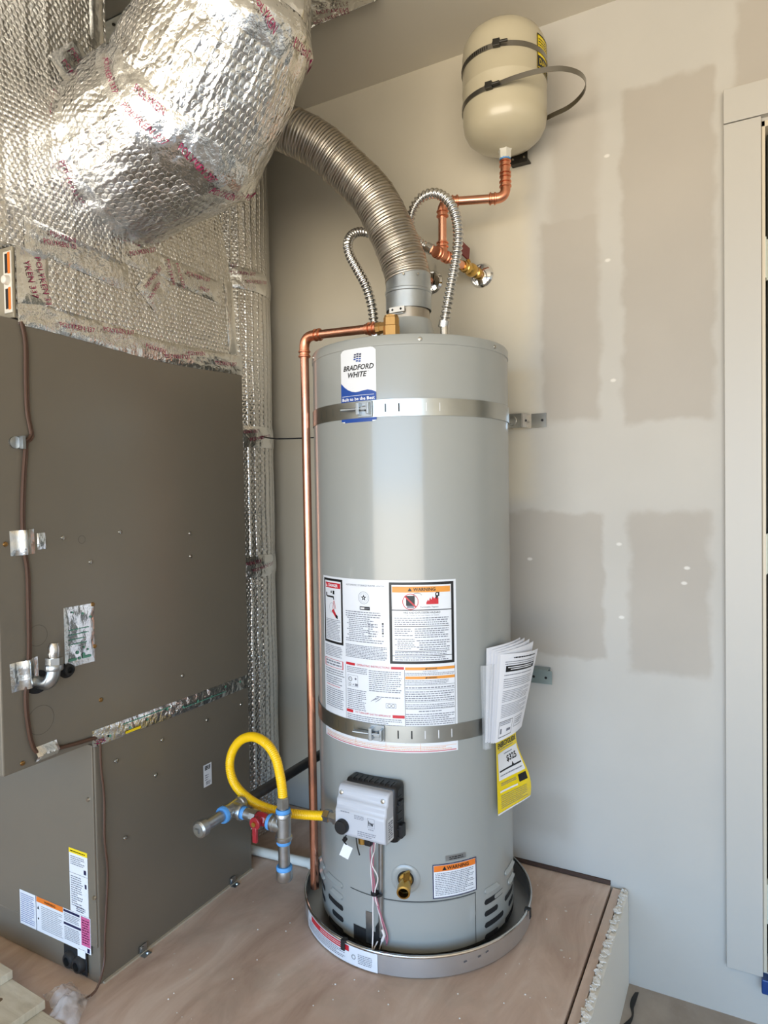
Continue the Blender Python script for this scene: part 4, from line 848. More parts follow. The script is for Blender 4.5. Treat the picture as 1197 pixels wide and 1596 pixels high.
# ------------------------------------------------------------------ gas piping
GX, GZ = -1.086, .345
gp = thing('gas_pipe', 'dark steel gas line with galvanized tees, drip leg and red valve', 'pipe', (GX, 1.2, .20))
def yv(y): return Vector((GX, y, GZ))
obj('long_pipe', G().cyl(yv(1.25), yv(1.905), .0133, 20), 'black_steel', gp)
def cast_tee(c, run, br):
    c, run, br = map(Vector, (c, run, br)); g = G()
    g.lathe([(.0185, -.032), (.0195, -.030), (.0195, -.023), (.0172, -.021), (.0172, .021), (.0195, .023), (.0195, .030), (.0185, .032)], c, run, 24)
    g.lathe([(.0172, 0), (.0172, .021), (.0195, .023), (.0195, .030), (.0185, .032)], c, br, 24); return g
T1 = yv(1.222); T2 = Vector((-.937, 1.224, .336))
obj('galvanized_tee', cast_tee(T1, (0, 1, 0), (1, 0, -.05)), 'galvanized', gp)
obj('nipple', G().cyl(yv(1.200), yv(1.130), .0133, 20), 'galvanized', gp)
obj('end_cap', G().lathe([(.0175, 0), (.0190, .002), (.0190, .018), (.015, .022), (.006, .023)], yv(1.128), (0, -1, 0), 24).lathe([(.008, .020), (.007, .028)], yv(1.128), (0, -1, 0), 4), 'galvanized', gp)
bd = (T2-T1).normalized()
obj('nipple', G().cyl(T1+bd*.024, T1+bd*.074, .0133, 20).lathe([(.0160, 0), (.0160, .016)], T1+bd*.058, bd, 8), 'galvanized', gp)
vb = obj('gas_valve', G().lathe([(.012, .072), (.0145, .076), (.0165, .088), (.0145, .100), (.012, .104), (.010, .106), (.010, .122)], T1, bd, 8).lathe([(.012, 0), (.012, .020), (.008, .022)], T1+bd*.088, (0, -1, 0), 16), 'red_handle', gp)
obj('brass_nipple', G().cyl(T1+bd*.066, T1+bd*.076, .0125, 16).cyl(T1+bd*.103, T1+bd*.126, .0125, 16), 'brass', gp)
vh = T1+bd*.088+Vector((0, -.023, 0)); obj('valve_handle', G().lathe([(.0145, 0), (.0145, .006)], vh, (0, -1, 0), 20).obox(vh+Vector((0, -.003, -.026)), (.006, 0, 0), (0, .004, 0), (0, 0, .018)), 'red_handle', vb, True, .0015, label='red lever handle pointing down')
obj('handle_nut', G().lathe([(.006, .006), (.006, .010)], vh, (0, -1, 0), 6), 'brass', vb)
obj('galvanized_tee', cast_tee(T2, (0, 0, 1), -bd), 'galvanized', gp)
obj('drip_leg', G().cyl(T2-Vector((0, 0, .02)), T2-Vector((0, 0, .108)), .0133, 20), 'galvanized', gp)
obj('drip_cap', G().lathe([(.0185, 0), (.0190, .003), (.0190, .020), (.0165, .025), (.010, .026)], T2-Vector((0, 0, .100)), (0, 0, -1), 24), 'galvanized', gp)
obj('hose_adapter', G().cyl(T2+Vector((0, 0, .028)), T2+Vector((0, 0, .050)), .0125).lathe([(.0145, .044), (.0145, .066), (.0125, .068)], T2, (0, 0, 1), 6), 'galvanized', gp)
for p, ax, r in ((T1-Vector((0, .033, 0)), (0, 1, 0), .0195), (T2+Vector((0, 0, .035)), (0, 0, 1), .0168), (T2-Vector((0, 0, .035)), (0, 0, 1), .0168), (T2-Vector((0, 0, .097)), (0, 0, 1), .0182), (T2-bd*.035, bd, .0185), (T1+bd*.034, bd, .0150), (T1+Vector((0, .034, 0)), (0, 1, 0), .0145)):
    obj('blue_thread_sealant', G().lathe([(r*.93, -.006), (r, -.004), (r*1.02, .003), (r*.92, .006)], p, ax, 20), 'blue_sealant', gp)
yh = thing('gas_hose', 'yellow ribbed flexible gas hose looping to the heater control', 'hose', tuple(T2+Vector((0, 0, .06))))
hp_ = smooth_path([T2+Vector((0, 0, .064)), (-.940, 1.225, .425), (-.945, 1.225, .452), (-.960, 1.23, .487), (-.993, 1.24, .511), (-1.048, 1.26, .513), (-1.105, 1.28, .490), (-1.142, 1.29, .453), (-1.153, 1.29, .414), (-1.133, 1.28, .380), (-1.094, 1.272, .358), (-1.045, 1.270, .343), (-.986, 1.275, .337), (-.935, 1.288, .336), (fx0-.055, fy+.030, .337), (fx0-.042, fy+.034, .338)], .0011)
obj('ribbed_hose', G().tube(hp_, corr(.0108, .0007, .0044), 16), 'yellow_hose', yh, angle=80)
obj('hose_nut', G().lathe([(.0125, 0), (.0150, .001), (.0150, .016), (.0130, .017)], (fx0-.034, fy+.034, .338), (-1, 0, 0), 6), 'stainless', yh, False)

# ------------------------------------------------------------------ condensate drain pipe and thin cable
pv = thing('drain_line', 'white PVC drain pipe lying on the platform behind the furnace', 'pipe', (-1.3, 1.62, 0))
obj('pipe', G().cyl((-1.66, 1.556, .0140), (-1.112, 1.598, .0170), .0134, 20), 'pvc_white', pv)
obj('coupling', G().cyl((-1.128, 1.5965, .0172), (-1.0905, 1.5995, .0174), .0165, 20), 'pvc_white', pv)
tc_ = tag(obj('thin_cable', G().tube(smooth_path([(-1.372, 1.72, 1.288), (-1.33, 1.74, 1.279), (-1.20, 1.79, 1.280), (-1.05, 1.85, 1.290), (-.95, 1.895, 1.292)], .02), .0022, 8), 'black_rubber'), 'thin black cable running from foil riser behind the heater', 'cable')

# ------------------------------------------------------------------ furnace
FX, FB = -1.28, -1.86
fu = thing('furnace', 'dark brown metal furnace cabinet beside the water heater', 'furnace', (-1.57, 1.2, 0))
obj('upper_cabinet', G().box(FB, FX, .785, 1.520, .551, 1.454), 'furnace_paint', fu, False, .003)
obj('lower_cabinet', G().box(FB, FX-.0015, .9935, 1.520, .0, .549), 'furnace_paint', fu, False, .003)
obj('lower_front_door', G().box(FB+.006, FX-.004, .9890, .9945, .085, .545).box(FB+.006, FX-.060, .9895, .9940, .004, .085), 'furnace_paint', fu, False, .0015)
def side(y, z, o=0): return Vector((FX+o, y, z))
for y, z, br_ in ((.803, 1.007, 1), (.929, 1.012, 0), (1.077, 1.016, 0), (.996, .954, 0), (.998, .859, 1), (1.0, .765, 1), (1.013, .641, 1), (.825, .565, 1), (1.05, .489, 0), (1.189, .492, 0), (1.347, .494, 0), (1.486, .497, 0), (1.166, .412, 0), (1.261, .635, 0), (1.464, .20, 0), (1.30, 1.0, 0), (1.30, .94, 0), (1.07, .30, 0)):
    obj('cabinet_screw', G().lathe([(.0052, 0), (.0044, .0022), (.002, .003)], side(y, z), (1, 0, 0), 10), 'screw_brass' if br_ else 'screw_steel', fu)
for z, x in ((.42, -1.300), (.20, -1.288), (.415, -1.69)): obj('cabinet_screw', G().lathe([(.0055, 0), (.0045, .003)], (x, .989, z), (0, -1, 0), 10), 'screw_steel', fu)
for y, z, r in ((.975, 1.005, .009), (.865, .815, .022), (.867, .64, .030)):     # punched knock-outs
    obj('knockout', G().grid(28, 1, lambda a, b: side(y+(r-.0008*b)*math.cos(2*PI*a), z+(r-.0008*b)*math.sin(2*PI*a), .0004), close_u=True), mat('knock_line', srgb(80, 74, 66), .6), fu)
def crumple(u0, v0, u1, v1, fn, amp=.0025, fr=40, n=None, seed=0):
    nu = max(6, int(abs(u1-u0)/.006)) if n is None else n; nv = max(4, int(abs(v1-v0)/.006)); g = G()
    def f(a, b):
        u = u0+(u1-u0)*a; v = v0+(v1-v0)*b
        return fn(u, v, .0004+(.0008+amp*(.5+.5*noise.noise(Vector((u*fr+seed, v*fr, seed*1.7)))))*min(1, .1+7*min(a, 1-a, b, 1-b)))
    g.grid(nu, nv, f, uvf=lambda a, b: (u0+(u1-u0)*a, v0+(v1-v0)*b)); return g
sf = lambda u, v, o: side(u, v, o)
def rotfn(cy, cz, ang, fn=sf):
    c, s = math.cos(ang), math.sin(ang); return lambda u, v, o: fn(cy+c*u-s*v, cz+s*u+c*v, o)
for (cy, cz, w_, h_, an) in ((.838, 1.008, .052, .050, .03), (.880, 1.008, .020, .034, .02), (.963, .797, .075, .130, .0), (.835, .742, .060, .058, .05), (.876, .573, .050, .030, .02)):
    over = (lambda u, v, o, cy=cy, cz=cz, an=an: rotfn(cy, cz, an)(u, v, o+(.0105*math.exp(-((cy+u-.8395)/.010)**2) if cy < .84 else 0)+(.0105*math.exp(-((cz+v-.571)/.009)**2) if cz < .6 else 0)))
    tp = obj('foil_tape_patch', crumple(-w_/2, -h_/2, w_/2, h_/2, over, .0022, 60, n=24, seed=cy*9), 'foil_tape_smooth', fu)
    pr = Print(rotfn(cy, cz, an), .0034, 1)
    if w_ > .04:
        rnd = random.Random(int(cy*1000))
        for k in range(7 if h_ > .1 else 2): pr.disc((rnd.random()-.5)*w_*.7, (rnd.random()-.5)*h_*.85, .0022+.002*rnd.random(), 'green_lettering', 1, 8)
        if h_ > .1: pr.lines(-.028, .022, .026, -.02, 4, 'green_lettering', t=.2, ragged=.8); pr.lines(-.03, -.042, .03, -.055, 1, 'green_lettering')
        pr.build(tp)
ts = obj('foil_seam_tape', crumple(.988, .5405, 1.518, .578, lambda u, v, o: sf(u, v-.002*math.sin((u-1)*5), o), .0030, 45, 90, 4), 'foil_tape', fu)
pr = Print(lambda u, v, o: sf(u, v, o), .0042, 1); rnd = random.Random(4)
for k in range(9): pr.disc(1.03+.055*k+.01*rnd.random(), .552+.016*rnd.random(), .0035, 'green_lettering', 1, 8)
pr.lines(1.07, .572, 1.22, .566, 1, 'green_lettering'); pr.lines(1.26, .556, 1.42, .550, 1, 'green_lettering'); pr.rect(1.075, .544, 1.12, .550, 'yellow_print'); pr.lines(.995, .556, 1.02, .545, 2, 'magenta_lettering'); pr.build(ts)
sk = obj('barcode_sticker', G().grid(1, 1, lambda a, b: sf(1.328+.031*a, .316+.060*b, .0006)), 'white_label', fu); pr = Print(lambda u, v, o: sf(1.328+u, .316+v, o), .0008, 1)
pr.lines(.005, .056, .026, .044, 3, K, t=.75, ragged=.1); pr.lines(.005, .034, .020, .016, 3, GY); pr.lines(.008, .014, .026, .004, 3, GY, t=.7); pr.build(sk)
obj('base_strip', G().box(FX-.002, FX+.005, 1.000, 1.518, 0, .0045), mat('tan_caulk', srgb(186, 174, 154), .6), fu, False)
for y in (1.112, 1.432):
    obj('base_clip', G().obox(side(y, .012, .002), (.0012, 0, 0), (0, .011, 0), (0, 0, .010)).obox(side(y, .0016, .010), (.009, 0, 0), (0, .011, 0), (0, 0, .0012)).lathe([(.005, 0), (.004, .003)], side(y-.004, .015, .003), (1, 0, 0), 10).lathe([(.005, 0), (.004, .003)], side(y+.004, .003, .013), (0, 0, 1), 10), 'galvanized', fu, False)
# gas inlet stub on the cabinet side
gi = obj('gas_inlet', G().tube(corner_path([side(.866, .719, -.004), side(.868, .717, .036), side(.8752, .752, .036)], .024), .0135, 18).lathe([(.0165, 0), (.0175, .002), (.0175, .010), (.0165, .012)], side(.8748, .745, .036), (0, .03, 1), 20), 'galvanized', fu, label='galvanized gas elbow with a capped fitting')
obj('inlet_nut', G().lathe([(.0165, .012), (.0165, .026)], side(.8748, .745, .036), (0, .03, 1), 6).lathe([(.011, .026), (.012, .034), (.0125, .046), (.009, .056)], side(.8748, .745, .036), (0, .03, 1), 16), 'stainless', gi)
for y, z, r in ((.862, .720, .0240), (.930, .728, .0165)):
    g = G(); g.add([side(y+r*1.15*math.cos(2*PI*i/24), z+r*math.sin(2*PI*i/24), .0007) for i in range(24)], [tuple(range(24))]); obj('inlet_hole', g, 'dark_hole', fu, False)
obj('grommet', G().lathe([(.013, 0), (.012, .008), (.007, .009), (.006, .002)], side(.932, .729, 0), (1, 0, 0), 20), 'black_rubber', fu)
# labels on the recessed front door
fr = lambda u, v, o: Vector((u, .989-o, v))
l1 = obj('rating_label', G().grid(1, 1, lambda a, b: fr(-1.371+.063*a, .148+.148*b, .0005)), 'white_label', fu); pr = Print(fr, .0007, 1)
pr.rect(-1.371, .285, -1.308, .296, 'yellow_print'); pr.lines(-1.366, .293, -1.314, .287, 1, 'navy_print'); pr.lines(-1.366, .280, -1.316, .258, 5, GY, ragged=.5); pr.rect(-1.321, .244, -1.313, .254, 'navy_print'); pr.rect(-1.371, .2385, -1.308, .2393, GY)
pr.lines(-1.366, .234, -1.325, .162, 14, GY, ragged=.6); pr.rect(-1.319, .212, -1.313, .222, 'navy_print'); pr.lines(-1.350, .165, -1.316, .152, 3, 'navy_print', ragged=.5); pr.build(l1)
l2 = obj('wiring_label', G().add([fr(-1.560, .0640, .0005), fr(-1.3035, .0640, .0005), fr(-1.3035, .1475, .0005), fr(-1.560, .1475, .0005)], [(0, 1, 2, 3)]), 'white_label', fu); pr = Print(fr, .0007, 1)
pr.rect(-1.498, .064, -1.4965, .1475, 'navy_print'); pr.lines(-1.556, .142, -1.503, .070, 15, 'blue_print', t=.3); pr.rect(-1.495, .135, -1.398, .1475, 'dark_orange_print'); pr.text('WARNING', -1.466, .138, .006, K, 3)
pr.poly([(-1.493, .118), (-1.485, .118), (-1.489, .126)], K); pr.disc(-1.489, .095, .0025, K); pr.lines(-1.478, .130, -1.400, .072, 13, GY, t=.3)
pr.rect(-1.396, .140, -1.340, .1455, 'navy_print'); pr.rect(-1.396, .110, -1.336, .1155, 'navy_print'); pr.lines(-1.394, .138, -1.340, .119, 5, GY); pr.lines(-1.394, .107, -1.340, .075, 8, GY)
pr.rect(-1.335, .079, -1.305, .1455, 'pink_print'); pr.lines(-1.332, .141, -1.308, .084, 10, 'magenta_lettering', t=.35); pr.rect(-1.316, .066, -1.308, .076, 'navy_print'); pr.build(l2)
for x, z in ((-1.374, .034), (-1.342, .032)):
    gr = obj('drain_grommet', G().lathe([(.019, -.010), (.019, .006), (.015, .012), (.010, .013), (.009, .004)], (x, .9890, z), (0, -1, 0), 24), 'black_rubber', fu)
obj('drain_cutout', G().box(-1.398, -1.318, .9882, .9892, .010, .062), 'dark_hole', fu, False)
obj('paper_scrap', G().box(-1.348, -1.322, .9868, .9876, .050, .068), 'paper', fu, False)
# coil section front panel above the cabinet
obj('coil_panel', G().box(FB+.01, -1.2795, .8335, .8395, 1.456, 1.598), 'tan_panel', fu, False, .002)
hs = obj('handle_strip', G().box(-1.3045, -1.2800, .8305, .834, 1.466, 1.588).lathe([(.010, 0), (.008, .010), (.003, .012)], (-1.291, .831, 1.530), (0, -1, 0), 18), mat('white_plastic', srgb(222, 216, 202), .4), fu, True, .001)
pr = Print(lambda u, v, o: Vector((u, .8305-o, v)), .0003, 1)
for z0, z1 in ((1.543, 1.585), (1.472, 1.516)): pr.rect(-1.2895, z0, -1.2818, z1, 'dark_orange_print'); pr.rect(-1.2985, z0+.002, -1.2900, z1-.002, 'black_lettering')
pr.build(hs)

# thermostat cable down the cabinet side
tcab = thing('thermostat_cable', 'brown control cable taped down the side of the furnace', 'cable', (FX, .84, .6))
mainp = [(.846, 1.450), (.853, 1.41), (.852, 1.33), (.853, 1.27), (.860, 1.225), (.848, 1.212), (.846, 1.19), (.840, 1.13), (.836, 1.06), (.837, 1.0), (.843, .95), (.843, .88), (.842, .80), (.838, .74), (.832, .70), (.834, .65), (.842, .60), (.858, .574), (.895, .571), (.945, .566), (.992, .563)]
obj('cable_sheath', G().tube(smooth_path([side(y, z, .0045) for y, z in mainp], .008), .0034, 8), 'brown_wire', tcab)
obj('cable_sheath', G().tube(smooth_path([side(y+.005, z-.003, .0035) for y, z in mainp], .008), .0026, 8), 'brown_wire', tcab)
obj('cable_tail', G().tube(smooth_path([side(1.004, .548, .006), side(1.006, .49, .004), side(1.012, .42, .004), side(1.010, .33, .004), side(1.016, .25, .004), side(1.010, .17, .004), side(1.002, .10, .006), side(.995, .05, .010), (-1.262, .965, .012), (-1.275, .93, .006)], .008), .0026, 8), 'brown_wire', tcab)
obj('cable_clip', G().lathe([(.012, 0), (.012, .004), (.007, .005)], side(.828, 1.208, 0), (1, 0, 0), 18).obox(side(.838, 1.208, .008), (.008, 0, 0), (0, .003, 0), (0, 0, .013)), 'galvanized', tcab)

# ------------------------------------------------------------------ foil-wrapped plenum above the furnace
pl_ = thing('supply_plenum', 'bubble foil wrapped plenum box on top of the furnace', 'duct', (-1.57, 1.17, 1.456))
poly = [(.840, 1.4562), (1.500, 1.4562), (1.476, 1.72), (1.42, 1.95), (1.20, 2.06), (1.073, 2.12), (1.073, 2.4035), (.30, 2.4035), (.30, 1.60), (.840, 1.60)]
g = G(); n = len(poly)
g.add([(FX, y, z) for y, z in poly], [tuple(range(n))], [(y, z) for y, z in poly])
for i in range(n):
    (y0, z0), (y1, z1) = poly[i], poly[(i+1) % n]; L_ = math.hypot(y1-y0, z1-z0)
    g.add([(FX, y0, z0), (FX, y1, z1), (FB, y1, z1), (FB, y0, z0)], [(0, 1, 2, 3)], [(0, 0), (0, L_), (.58, L_), (.58, 0)])
g.add([(FB, y, z) for y, z in poly], [tuple(range(n))], [(y, z) for y, z in poly])
obj('foil_wrap', g, 'bubble_foil', pl_, False)
def tape(name, u0, v0, u1, v1, fn, amp=.004, fr=30, seed=0, m='foil_tape'): return obj(name, crumple(u0, v0, u1, v1, fn, amp, fr, seed=seed), m, pl_)
def polyken(parent, fn, spots, base=.0055, h=.012):
    pr = Print(fn, base, 1)
    for (u, v, r, s) in spots: pr.text(s, u, v, h, 'magenta_lettering', 1, rot=r)
    pr.build(parent)
tb = tape('bottom_tape', .842, 1.438, 1.522, 1.492, lambda u, v, o: sf(u, v+.006*math.sin(u*9), o), .007, 26, 2)
polyken(tb, lambda u, v, o: sf(u, v+.006*math.sin(u*9), o), [(.93, 1.452, .10, 'POLYKEN 337'), (1.04, 1.470, .16, 'POLYKEN 337'), (1.16, 1.462, -.05, 'POLYKEN'), (1.22, 1.448, .12, 'POLYKEN 337'), (1.30, 1.468, .1, 'POLYKEN'), (1.40, 1.455, .05, 'POLYKEN 337')], .009, .010)
tv = tape('corner_tape', .842, 1.486, .912, 1.602, sf, .003, 18, 5, 'foil_tape_smooth')
polyken(tv, sf, [(.880, 1.588, -PI/2+.25, 'POLYKEN 33'), (.856, 1.575, -PI/2+.25, 'YKEN 337')], .005, .012)
tt_ = tape('upper_tape', .86, 1.600, 1.12, 1.665, lambda u, v, o: sf(u, v-.10*(u-.9)*(u > .9), o), .005, 22, 8)
polyken(tt_, lambda u, v, o: sf(u, v-.10*(u-.9)*(u > .9), o), [(.90, 1.622, .25, 'POLYKEN 33'), (.915, 1.645, .15, 'POLYKEN')], .007, .010)
tw = tape('sloping_tape', 0, 0, .34, .060, rotfn(1.10, 1.645, -.05), .006, 24, 11)
polyken(tw, rotfn(1.10, 1.645, -.05), [(.02, .02, .45, 'POLYKEN 337'), (.13, .05, -1.2, 'POLYKEN'), (.16, .05, -1.1, 'POLYKEN'), (.20, .035, .1, 'POLYKEN 337'), (.25, .012, .05, 'POLY')], .008, .010)
tg = tape('gusset_tape', 0, 0, .11, .075, rotfn(1.20, 1.55, .9), .005, 26, 13)
polyken(tg, rotfn(1.20, 1.55, .9), [(.01, .03, .1, 'POLYKEN'), (.02, .055, .0, 'POLYKEN 337')], .007, .009)
tf = tape('flap_tape', 0, 0, .19, .10, rotfn(.925, 2.02, -.75), .006, 22, 17, 'foil_tape_smooth')
polyken(tf, rotfn(.925, 2.02, -.75), [(.01, .06, 0, 'POLYKEN 337'), (.02, .02, .1, 'POLYKEN 337')], .008, .011)
for k, y in enumerate((1.06, 1.495)): tape('edge_tape', y-.03, 2.10 if k == 0 else 1.50, y+.006, 2.40 if k == 0 else 1.70, lambda u, v, o: sf(u-.08*(v-1.5)*(k == 1), v, o), .003, 24, 20+k, 'foil_tape_smooth')

# ------------------------------------------------------------------ foil elbow duct
eb = thing('elbow_duct', 'big silver foil insulated elbow duct rising to the ceiling', 'duct', (-1.28, 1.11, 1.69))
RB = .330; BC = Vector((FX, 1.125, 1.888+RB)); ER = .180
gores = [-4, 33, 68, 90]; gscale = [1, 1.06, 1.05, 1]; grad = [.185, .184, .166, .150]
def ering(i, th, dr):
    p = math.radians(gores[i]); r = grad[i]+dr
    return BC+Vector((math.sin(p), 0, -math.cos(p)))*((RB+r*math.cos(th))*gscale[i])+Vector((0, -1, 0))*(r*math.sin(th))
def esurf(t, th, off=0.0):
    """t 0..3 along the gores, 3..4 the straight riser"""
    sec = min(int(t), 3); k = t-sec
    r = off+.009*math.sin(PI*min(max(k, 0), 1))**.5+.010*noise.noise(Vector((math.cos(th)*2.2+sec*3, math.sin(th)*2.2, t*1.6)))+.0045*noise.noise(Vector((math.cos(th)*7, math.sin(th)*7, t*7)))
    if sec < 3: return ering(sec, th, r)*(1-k)+ering(sec+1, th, r)*k
    return ering(3, th, r)+Vector((0, 0, (ZC-.001-BC.z)*k))
def eseg(t0, t1, nu=112, nv=26): 
    ln = .18
    return G().grid(nu, nv, lambda a, b: esurf(t0+(t1-t0)*min(max(b, .0005), .9995), 2*PI*a), uvf=lambda a, b: (2*PI*a*ER, (t0+(t1-t0)*b)*ln))
for nm, t0, t1 in (('mouth_section', 0, 1), ('lower_gore', 1, 2), ('upper_gore', 2, 3), ('riser_section', 3, 4)): obj(nm, eseg(t0, t1), 'bubble_foil_elbow', eb)
def ering_tape(tc0, w, texts, seed, amp=.006):
    def fn(u, v, o):   # u = arc, v along
        return esurf(min(max(tc0+v/.18, 0.0), 3.999), u/ER, o)
    g = G()
    def f(a, b):
        u = 2*PI*ER*a; v = -w/2+w*b+.012*noise.noise(Vector((math.cos(2*PI*a)*3, math.sin(2*PI*a)*3, seed))); return fn(u, v, -.0015+(.0030+amp*(.5+.5*noise.noise(Vector((math.cos(2*PI*a)*9, math.sin(2*PI*a)*9, b*2+seed)))))*math.sin(PI*b)**.6)
    g.grid(120, 8, f); o = obj('seam_tape', g, 'foil_tape', eb)
    pr = Print(lambda u, v, o_: fn(-u, v, o_), .0075, 1)
    for th, v, s, r in texts: pr.text(s, -math.radians(th)*ER, v, .0105, 'magenta_lettering', 1, rot=r)
    pr.build(o)
ering_tape(.10, .060, [(20, -.01, 'POLYKEN 337', .05), (65, .0, 'POLYKEN 337', -.1), (110, -.008, 'POLYKEN', 0), (-25, -.006, 'POLYKEN 337', 0)], 1)
ering_tape(1.0, .075, [(5, -.02, 'POLYKEN 337', .1), (38, .0, 'POLYKEN 337', -.08), (72, -.02, 'POLYKEN 337', .12), (72, .012, 'POLYKEN', .1), (108, -.01, 'POLYKEN 337', -.1), (-30, -.01, 'POLYKEN 337', 0)], 2)
ering_tape(2.0, .075, [(0, -.015, 'POLYKEN 337', .08), (35, .0, 'POLYKEN', -.3), (66, -.01, 'POLYKEN 337', .2), (100, -.02, 'POLYKEN 337', 0), (-35, -.01, 'POLYKEN 337', 0)], 3)
ering_tape(3.0, .080, [(10, -.02, 'POLYKEN 337', 0), (10, .014, 'POLYKEN', .05), (48, -.01, 'POLYKEN 337', .1), (85, .0, 'POLYKEN 337', -.1), (-30, -.02, 'POLYKEN 337', 0)], 4)
def eplace(t0, th0, w, h, seed, texts=()):
    fn = lambda u, v, o: esurf(min(max(t0+v/.18, 0), 3.999), math.radians(th0)-u/ER, o-.0006)
    o = obj('foil_patch', crumple(-w/2, -h/2, w/2, h/2, fn, .006, 30, seed=seed), 'foil_tape_smooth', eb)
    pr = Print(fn, .0085, 1)
    for u, v, r, s in texts: pr.text(s, u, v, .0105, 'magenta_lettering', 1, rot=r)
    pr.build(o)
eplace(2.5, 2, .12, .11, 6, [(-.06, .02, 0, 'POLYKEN 337'), (-.05, -.03, .1, 'POLYKEN')])
eplace(3.45, 60, .16, .10, 9, [(-.07, .0, -.1, 'POLYKEN 337')])
eplace(2.55, 120, .10, .16, 12, [(-.04, .04, 1.2, 'POLYKEN'), (.0, .0, 1.3, 'POLYKEN 337')])
cbt = thing('ceiling_boot', 'crumpled foil wrap around the duct where it meets the ceiling', 'duct', (-1.0, 1.2, 2.375))
obj('foil_flange', crumple(-1.25, .86, -.836, 1.562, lambda u, v, o: Vector((u, v, 2.379-o*1.2)), .012, 22, seed=31).grid(60, 4, lambda a, b: Vector((-1.25+.414*a, 1.562+.003*noise.noise(Vector((a*30, b*3, 1))), 2.377+.0265*b))).grid(4, 60, lambda a, b: Vector((-.836+.003*noise.noise(Vector((a*3, b*40, 4))), .86+.702*b, 2.377+.0265*a))).grid(60, 4, lambda a, b: Vector((-1.25+.414*a, .86, 2.377+.0265*b))).grid(4, 60, lambda a, b: Vector((-1.25, .86+.702*b, 2.377+.0265*a))), 'foil_tape', cbt)
pr = Print(lambda u, v, o: Vector((u, v, 2.366-o)), .0, 1); pr.text('POLYKEN', -.99, 1.50, .014, 'magenta_lettering', rot=.4); pr.text('POLYKEN 337', -1.02, 1.53, .012, 'magenta_lettering', rot=.1); pr.build(bpy.data.objects['foil_flange'])

# ------------------------------------------------------------------ foil-wrapped riser against the wall
vr = thing('foil_riser', 'slim foil wrapped vertical duct standing between furnace and wall', 'duct', (-1.535, 1.725, 0))
VX, VY, VR = -1.535, 1.725, .160
def vs_(u, v, o=0): 
    a = u/VR; o += .003*noise.noise(Vector((math.cos(a)*3, math.sin(a)*3, v*5))); return Vector((VX+(VR+o)*math.cos(a), VY+(VR+o)*math.sin(a), v))
obj('foil_wrap', G().grid(96, 120, lambda a, b: vs_(2*PI*VR*a, .0005+2.403*b), uvf=lambda a, b: (2*PI*VR*a, 2.4*b)), 'bubble_foil_riser', vr)
for k, z in enumerate((1.78, 1.285, .87)):
    def fn(u, v, o, z=z): return vs_(u, z+v, o-.0004)
    o = obj('tape_band', crumple(-2.2*VR, -.034, 1.2*VR, .034, fn, .006, 26, 110, seed=k+40), 'foil_tape', vr)
    pr = Print(fn, .010, 1)
    for dg, v, r in ((-75, -.014, .15), (-40, .004, .1), (-62, .018, .1), (-20, -.016, .2)): pr.text('POLYKEN 337' if dg > -70 else 'POLYKEN', math.radians(dg)*VR, v, .010, 'magenta_lettering', rot=r)
    pr.build(o)

# ------------------------------------------------------------------ loose things on the platform
def plank(x1, y1, z0, w_, ln, label, ang=0):
    t = thing('wood_board', label, 'board', (x1, y1, z0), 'pale lumber offcuts stacked at the lower left')
    g = G(); c, s = math.cos(ang), math.sin(ang)
    def q(a, b): return (x1+c*a-s*b, y1+s*a+c*b)
    vs = [(*q(a, b), z) for z in (z0, z0+.0185) for a, b in ((0, 0), (-w_, 0), (-w_, -ln), (0, -ln))]
    g.add(vs, [(3, 2, 1, 0), (4, 5, 6, 7), (0, 1, 5, 4), (1, 2, 6, 5), (2, 3, 7, 6), (3, 0, 4, 7)])
    b = obj('board', g, 'lumber', t, False, .0012); return t, q
plank(-1.235, .866, .0004, .30, .48, 'lowest pale pine board at the bottom left corner', -.05)
t, q = plank(-1.305, .876, .0193, .30, .46, 'middle pale pine board with a dark knot in the stack', -.05)
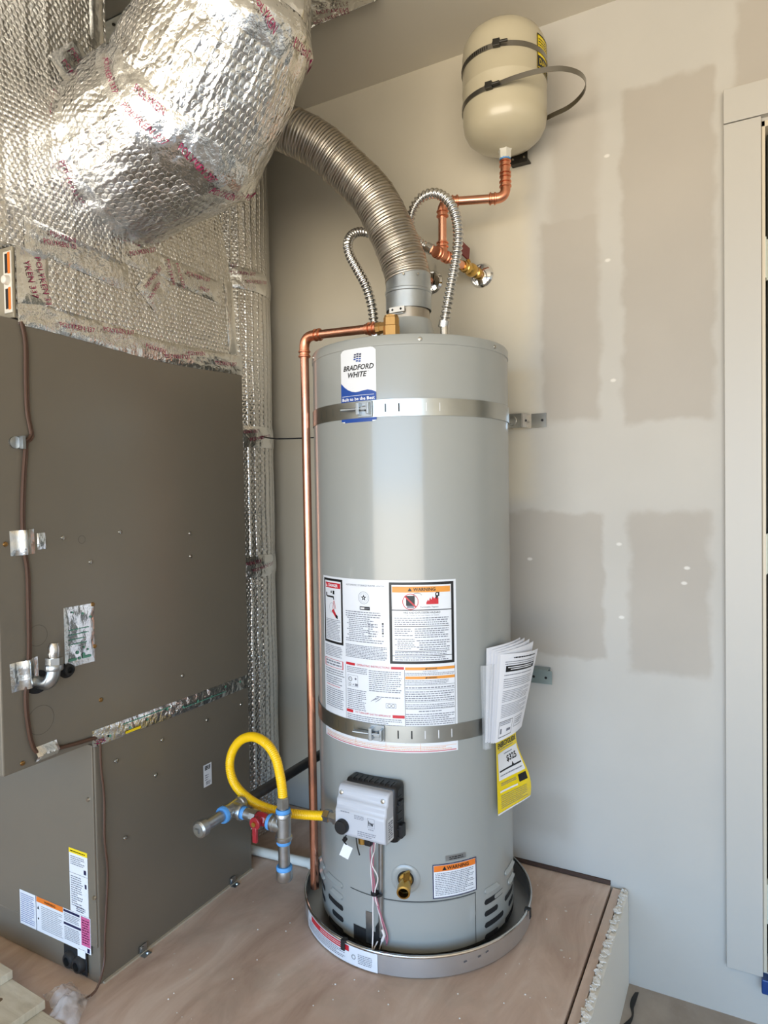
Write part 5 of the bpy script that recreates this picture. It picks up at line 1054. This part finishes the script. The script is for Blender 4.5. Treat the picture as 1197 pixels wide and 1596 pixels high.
xk, yk = q(-.085, -.050); obj('knot', G().lathe([(.007, 0), (.006, .0004)], (xk, yk, .0378), (0, 0, 1), 14), mat('knot_brown', srgb(110, 90, 66), .6), t)
plank(-1.428, .884, .0382, .25, .44, 'topmost pale pine board at the left edge of the stack', -.04)
g = G()
def bagf(x0, y0, lx, ly, ang, seed, hh):
    c, s = math.cos(ang), math.sin(ang)
    def f(a, b):
        u = (a-.5)*lx*(1-.2*b); v = (b-.5)*ly; z = .004+hh*max(0, math.sin(PI*a)*math.sin(PI*b))+.008*noise.noise(Vector((a*5+seed, b*5, seed)))
        return (x0+c*u-s*v, y0+s*u+c*v, max(.0015, z+.006))
    return f
g.grid(18, 18, bagf(-1.270, .905, .075, .085, .5, 2, .030)).grid(18, 18, bagf(-1.315, .925, .075, .06, -.3, 7, .020))
tag(obj('plastic_bag', g, 'bag_film'), 'crumpled clear plastic bag on the platform near the furnace corner', 'plastic bag')
g = G(); sp_ = smooth_path([(-.262, 1.868, ZF+.012), (-.266, 1.845, ZF+.010), (-.268, 1.82, ZF+.004), (-.262, 1.79, ZF+.004), (-.272, 1.75, ZF+.004), (-.290, 1.72, ZF+.004)], .008)
vs = []
for i, p in enumerate(sp_):
    w_ = .0045*(1+.5*math.sin(i*.6)); vs += [p+Vector((-w_, 0, 0)), p+Vector((w_, 0, .003)), p+Vector((w_, 0, -.0005)), p+Vector((-w_, 0, -.002))]
g.add(vs, [(4*i+k, 4*i+(k+1) % 4, 4*i+4+(k+1) % 4, 4*i+4+k) for i in range(len(sp_)-1) for k in range(4)])
tag(obj('rubber_strip', g, 'black_rubber'), 'short black twisted strip lying on the floor beside the platform', 'strip')
rnd = random.Random(11); g = G()
for i in range(120):
    x = -1.2+rnd.random()*.85; y = 1.0+rnd.random()*.85
    if (x-HX)**2+(y-HY)**2 < .31**2 or (x < -.9 and y > 1.4): continue
    s_ = .0008+.0016*rnd.random()**2; g.ball((x, y, s_*.4), s_, 6, .6)
tag(obj('plaster_crumbs', g, 'board_white'), 'tiny white plaster crumbs scattered over the plywood platform', 'debris', kind='stuff')
